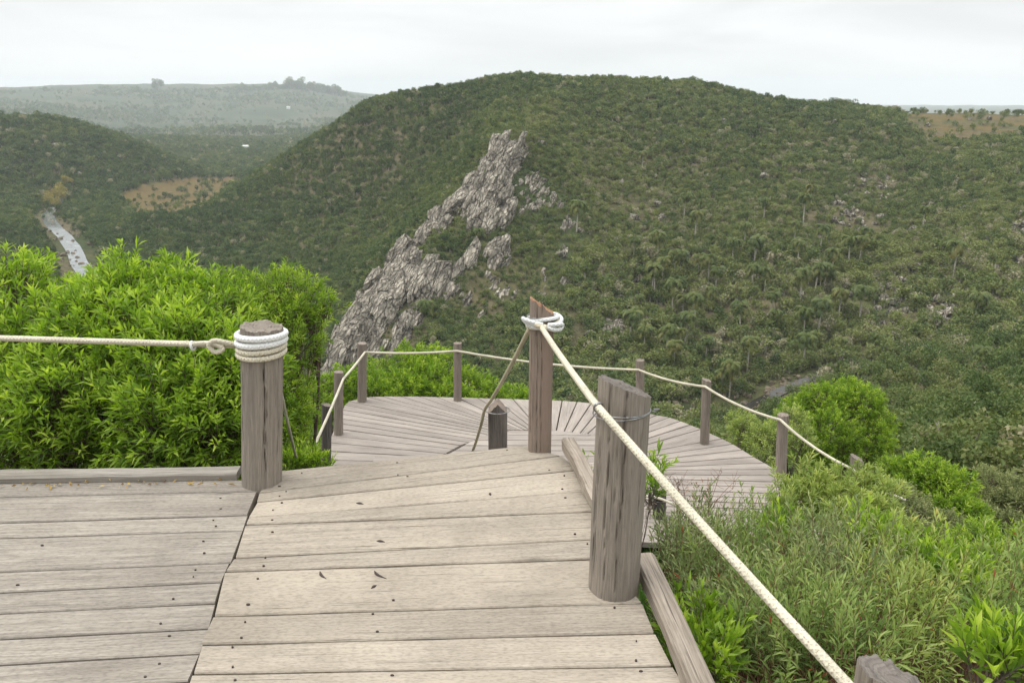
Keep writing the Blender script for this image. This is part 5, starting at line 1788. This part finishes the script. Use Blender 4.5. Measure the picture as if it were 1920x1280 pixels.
shrub('leafy_tree', 'deep green tree crown at the right edge beyond the bushes', 'tree', gz(c, -.8), lum([(1860, 925, 12, .35), (1920, 960, 11.6, .4), (1870, 1000, 11.3, .38), (1930, 1060, 11, .45), (1840, 950, 12, .25), (1990, 1000, 11.3, .5), (1900, 1120, 10.6, .4)]),
      2300, .085, .017, M['leaf_dusty'], M['bark'], 12, stems=9, stem_r=.045)
c = P(1820, 1120, 7.2)
shrub('leafy_shrub', 'darker green bush below the deep green crown at the right edge', 'shrub', gz(c), lum([(1830, 1040, 7.6, .2), (1870, 1080, 7.2, .24), (1810, 1080, 7.4, .18), (1900, 1040, 7.5, .2), (1860, 1130, 6.9, .24)]),
      900, .07, .015, M['leaf_fine'], M['bark'], 13, stems=7)
# rosette shrubs overlapping the platform edge
c = P(1510, 1010, 5.9)
shrub('sage_shrub', 'soft green rosette shrub in front of the right platform posts, nearer the boards', 'shrub', gz(c, .2), lum([(1500, 905, 6.0, .11), (1475, 930, 5.9, .10), (1535, 930, 5.9, .12), (1505, 960, 5.8, .12), (1550, 970, 5.7, .1), (1480, 980, 5.6, .1)]),
      190, .08, .0115, M['leaf_sage'], M['redstem'], 14, twig_len=(.1, .17), n_leaf=(14, 22), upness=1.4, stems=12, stem_r=.007)
c = P(1620, 1030, 5.7)
shrub('sage_shrub', 'soft green rosette shrub below the slanted end post', 'shrub', gz(c, .2), lum([(1600, 920, 5.9, .10), (1650, 945, 5.8, .11), (1580, 955, 5.7, .11), (1620, 980, 5.6, .13), (1670, 985, 5.6, .1), (1590, 1000, 5.4, .12), (1650, 1020, 5.3, .12)]),
      220, .08, .0115, M['leaf_sage'], M['redstem'], 15, twig_len=(.1, .17), n_leaf=(14, 22), upness=1.4, stems=12, stem_r=.007)
# narrow leaved shrubs right of the deck
NS = [((1270, 1010), [(1250, 1010, 4.6, .1), (1290, 1000, 4.7, .12), (1330, 1010, 4.6, .14), (1240, 1060, 4.3, .12), (1290, 1060, 4.3, .16), (1350, 1050, 4.4, .15), (1260, 1120, 4.0, .14)], 420, 'narrow leaved grey green shrub just right of the slanted log post', 4.2),
      ((1420, 1060), [(1400, 990, 4.9, .12), (1450, 1010, 4.7, .13), (1400, 1040, 4.4, .16), (1470, 1050, 4.3, .17), (1420, 1100, 4.0, .18), (1350, 1110, 4.0, .14)], 520, 'narrow leaved shrub with reddish seed heads between rope and platform edge', 4.3),
      ((1560, 1100), [(1540, 1030, 4.4, .15), (1600, 1060, 4.2, .17), (1530, 1090, 3.9, .2), (1610, 1120, 3.7, .2), (1500, 1130, 3.6, .16), (1570, 1160, 3.4, .2)], 620, 'narrow leaved shrub in the thick of the slope right of the rope', 3.7),
      ((1700, 1150), [(1680, 1090, 4.0, .16), (1730, 1120, 3.8, .18), (1660, 1150, 3.5, .18), (1740, 1180, 3.3, .2), (1690, 1210, 3.1, .18), (1790, 1160, 3.6, .16)], 560, 'narrow leaved shrub above the cracked corner post', 3.4),
      ((1860, 1190), [(1850, 1130, 4.0, .16), (1900, 1160, 3.7, .2), (1830, 1190, 3.4, .18), (1900, 1220, 3.2, .2), (1800, 1240, 3.0, .16), (1940, 1120, 4, .2)], 520, 'narrow leaved shrub at the lower right edge', 3.3),
      ((1480, 1210), [(1440, 1160, 3.5, .15), (1500, 1190, 3.3, .17), (1430, 1220, 3.0, .14), (1520, 1240, 2.9, .17), (1460, 1270, 2.7, .15), (1600, 1230, 3.0, .15), (1560, 1280, 2.7, .16)], 620, 'narrow leaved shrub under the lower end of the slanting rope', 3.0),
      ((1380, 1180), [(1330, 1160, 3.5, .12), (1380, 1150, 3.6, .14), (1400, 1210, 3.2, .12), (1350, 1230, 3.0, .1)], 320, 'sparse narrow leaved shrub beside the front right kerb', 3.2)]
NS = [(c_, [(a_, b_ + (30 if b_ < 1080 else 14), d_, r_ * .9) for a_, b_, d_, r_ in l_], int(n_ * .5), t_, q_) for c_, l_, n_, t_, q_ in NS]
for i, (cpix, lm, nt_, lab, dep) in enumerate(NS):
    c = P(cpix[0], cpix[1], dep)
    shrub('narrow_leaved_shrub', lab, 'shrub', gz(c, .1), lum(lm), nt_, .066, .0088, M[['leaf_grey', 'leaf_olive', 'leaf_grey', 'leaf_sage', 'leaf_olive', 'leaf_olive', 'leaf_grey'][i]], M['redstem'], 30 + i, twig_len=(.16, .36), n_leaf=(12, 20), upness=1.5, ang=(.35, 1.05), stems=22, stem_r=.006, whorl=.8, accent=.008, twig_r=.0016,
          group='narrow leaved shrubs right of the deck', shell=.1)
# small bright plants
for i, (pts, nt_, lab, ll, lw, dep) in enumerate((([(1290, 1180, 3.0, .06), (1310, 1210, 2.9, .07), (1290, 1240, 2.8, .06), (1340, 1200, 3.0, .06), (1330, 1260, 2.7, .07), (1370, 1240, 2.9, .05)], 110, 'small bright green plant hugging the front right kerb', .075, .016, 2.9),
                                                  ([(1880, 1240, 2.1, .06), (1905, 1270, 2.0, .06), (1855, 1280, 2.0, .05), (1915, 1220, 2.2, .05)], 48, 'bright yellow green shoots in the bottom right corner', .085, .0145, 2.05),
                                                  ([(1690, 1080, 3.8, .12), (1730, 1070, 3.8, .12), (1650, 1040, 4.2, .14), (1620, 1010, 4.6, .12), (1780, 1110, 3.6, .12), (1460, 1020, 4.4, .1)], 330, 'bright green shoots rising among the narrow leaved shrubs', .075, .014, 4.2),
                                                  ([(1140, 890, 4.0, .05), (1115, 900, 3.9, .04), (1225, 890, 4.6, .04), (1220, 930, 4.4, .05)], 60, 'small green plant showing between the kerb and the slanted log post', .07, .011, 4.0),
                                                  ([(570, 880, 5.6, .08), (600, 885, 5.6, .07), (540, 885, 5.5, .08)], 130, 'tuft of light green plants behind the left corner of the tan deck', .07, .009, 5.6))):
    c = P(*pts[0][:2], dep)
    shrub('low_plant', lab, 'plant', gz(c, .2), lum(pts), nt_, ll, lw, M['leaf_bright'], M['bark_mid'], 50 + i, twig_len=(.08, .16), n_leaf=(7, 11), upness=1.6, ang=(.25, .8), stems=6, stem_r=.005, shell=.1)

# dry twiggy plant in front of the platform
dt = tag(empty('dry_twigs', P(1305, 1000, 4.9)), 'dry reddish twig plant rising in front of the platform boards', 'plant')
rs = np.random.RandomState(91)
mb = MB()
o0 = np.array(dt.location)
for k in range(11):
    tip = P(rs.uniform(1240, 1400), rs.uniform(875, 950), rs.uniform(4.6, 5.1))
    a_ = P(1300 + rs.uniform(-25, 40), 1010, 4.85)
    pts = spline([a_, (a_ + tip) / 2 + rs.uniform(-.03, .03, 3), tip], 9)
    v, f, u = tube(pts - o0, np.linspace(.0028, .001, 9), 4, False); mb.add(v, f, u)
    for q in range(7):
        j = rs.randint(3, 9); e_ = pts[j] + rs.uniform(-.06, .06, 3) + [0, 0, .05]
        v, f, u = tube(np.array([pts[j], (pts[j] + e_) / 2 + rs.uniform(-.008, .008, 3), e_]) - o0, [.0013, .001, .0007], 3, False); mb.add(v, f, u)
mb.build('twigs', M['redstem'], dt)
p = np.array([P(rs.uniform(1265, 1330), rs.uniform(900, 980), rs.uniform(4.7, 5.0)) for _ in range(160)])
v, f = leaf_cards(p, rs.randn(160, 3) + [0, 0, .8], rs.uniform(.015, .04, 160), rs.uniform(.004, .008, 160), rs)
obj_np('leaves', v - o0, f, leaf_mat('reddish dry leaves', [(0, (.10, .12, .04)), (.5, (.24, .10, .05)), (1, (.32, .13, .06))]), dt, attrs={'tint': np.repeat(rs.rand(160), 5)})

# ground cover close to the decks: nobody could count it
rs = np.random.RandomState(95)
n = 52000
a_ = rs.uniform(-.75, .75, n); r_ = rs.uniform(2.4, 16, n)
x, y = r_ * np.sin(a_), r_ * np.cos(a_)
keep = ~((np.abs(x) < 1.2) & (y < 4))
x, y = x[keep], y[keep]
z = near_ground(x, y)
blade = rs.randn(len(x), 3) * .5 + [0, 0, 1.2]
v, f = leaf_cards(np.stack([x, y, z], 1), blade, rs.uniform(.12, .38, len(x)), rs.uniform(.008, .03, len(x)), rs)
tag(obj_np('ground_cover', v, f, M['leaf_deep'], attrs={'tint': np.repeat(rs.rand(len(x)), 5)}), 'green undergrowth covering the ground under and around the decks', None, kind='stuff')
# slope undergrowth further down
gxy = []
n = 2600
a_ = rs.uniform(-.7, .7, n); r_ = np.sqrt(rs.uniform(25 ** 2, 60 ** 2, n))
x, y = r_ * np.sin(a_), r_ * np.cos(a_)
z = H(x, y)
gn_scatter('slope_undergrowth', np.stack([x, y, z - .3], 1), np.clip(.35 + rs.normal(0, .15, n), 0, .8), rs.uniform(.5, 1.0, n), rs.uniform(0, 6, n), rs.randint(0, 7, n), 'mixed low bushes on the slope below the platform')

# ------------------------------------------------------------------ sky, sun, air
world = bpy.data.worlds.new('World')
scene.world = world
world.use_nodes = True
nt = world.node_tree
for n_ in list(nt.nodes): nt.nodes.remove(n_)
L = nt.links.new
wo = nt.nodes.new('ShaderNodeOutputWorld')
bg = N(nt, 'Background', inp={'Strength': 0.1})
sky = N(nt, 'TexSky'); sky.sky_type = 'NISHITA'; sky.sun_disc = False
SUN_EL, SUN_ROT = rad(60), rad(282)
sky.sun_elevation = SUN_EL; sky.sun_rotation = SUN_ROT
tc = N(nt, 'TexCoord')
sx3 = N(nt, 'SeparateXYZ'); L(tc.outputs['Generated'], sx3.inputs[0])
mp = N(nt, 'Mapping'); mp.inputs['Scale'].default_value = (1.6, 1.6, 9.0); L(tc.outputs['Generated'], mp.inputs[0])
nz = N(nt, 'TexNoise', inp={'Scale': 1.6, 'Detail': 5.0, 'Roughness': .5, 'Distortion': .4}); L(mp.outputs[0], nz.inputs['Vector'])
cl = ramp(nt, [(0.34, (0.81, 0.818, 0.822)), (0.54, (0.94, 0.942, 0.942)), (0.66, (1.0, 1.0, 1.0))], nz.outputs['Fac']).outputs[0]
# overcast: brighter towards the zenith
zen = ramp(nt, [(0.0, 1.0), (0.12, 0.93), (0.25, 1.05), (1.0, 2.1)], sx3.outputs[2]).outputs[0]
zen_m = math_n(nt, 'ADD', 1.0, 0.0)
el_ = ramp(nt, [(0.0, 0.0), (0.22, 0.0), (1.0, 1.0)], sx3.outputs[2]).outputs[0]
gain = math_n(nt, 'ADD', 8.7, math_n(nt, 'MULTIPLY', el_, 12.0))
vm = N(nt, 'VectorMath', operation='SCALE'); L(cl, vm.inputs[0]); L(gain, vm.inputs[3])
c = mixc(nt, sky.outputs[0], vm.outputs[0], 0.93)
L(c, bg.inputs[0]); L(bg.outputs[0], wo.inputs[0])

sd = bpy.data.lights.new('sun', 'SUN'); sd.energy = 1.5; sd.angle = rad(30); sd.color = (1.0, 0.96, 0.9)
so = link(bpy.data.objects.new('sun', sd))
dirv = Vector((math.sin(SUN_ROT) * math.cos(SUN_EL), math.cos(SUN_ROT) * math.cos(SUN_EL), math.sin(SUN_EL)))
so.rotation_euler = dirv.to_track_quat('Z', 'Y').to_euler()
so.location = (0, 0, 60)

if True:
    m, nt, out = new_mat('valley haze')
    pv = N(nt, 'VolumePrincipled'); pv.inputs['Color'].default_value = (0.88, 0.95, 1.0, 1); pv.inputs['Density'].default_value = 0.000135
    pv.inputs['Anisotropy'].default_value = 0.0
    nt.links.new(pv.outputs[0], out.inputs['Volume'])
    x, y, z0, z1 = 9600, 9600, -160.0, 160.0
    V = np.array([[sx_ * x, sy_ * y, zz] for zz in (z0, z1) for sx_, sy_ in ((-1, -1), (1, -1), (1, 1), (-1, 1))])
    hz = obj_np('haze', V, np.array([[3, 2, 1, 0], [4, 5, 6, 7], [0, 1, 5, 4], [1, 2, 6, 5], [2, 3, 7, 6], [3, 0, 4, 7]]), m)
    tag(hz, 'thin pale haze in the valley air', None, kind='stuff')

scene.view_settings.view_transform = 'Standard'
scene.view_settings.look = 'None'
scene.view_settings.exposure = 0.35
scene.view_settings.gamma = 1.0
scene.cycles.use_denoising = True
scene.cycles.max_bounces = 6
scene.cycles.diffuse_bounces = 3
scene.cycles.glossy_bounces = 2
scene.cycles.transmission_bounces = 4
scene.cycles.volume_bounces = 1
scene.cycles.sample_clamp_indirect = 6.0
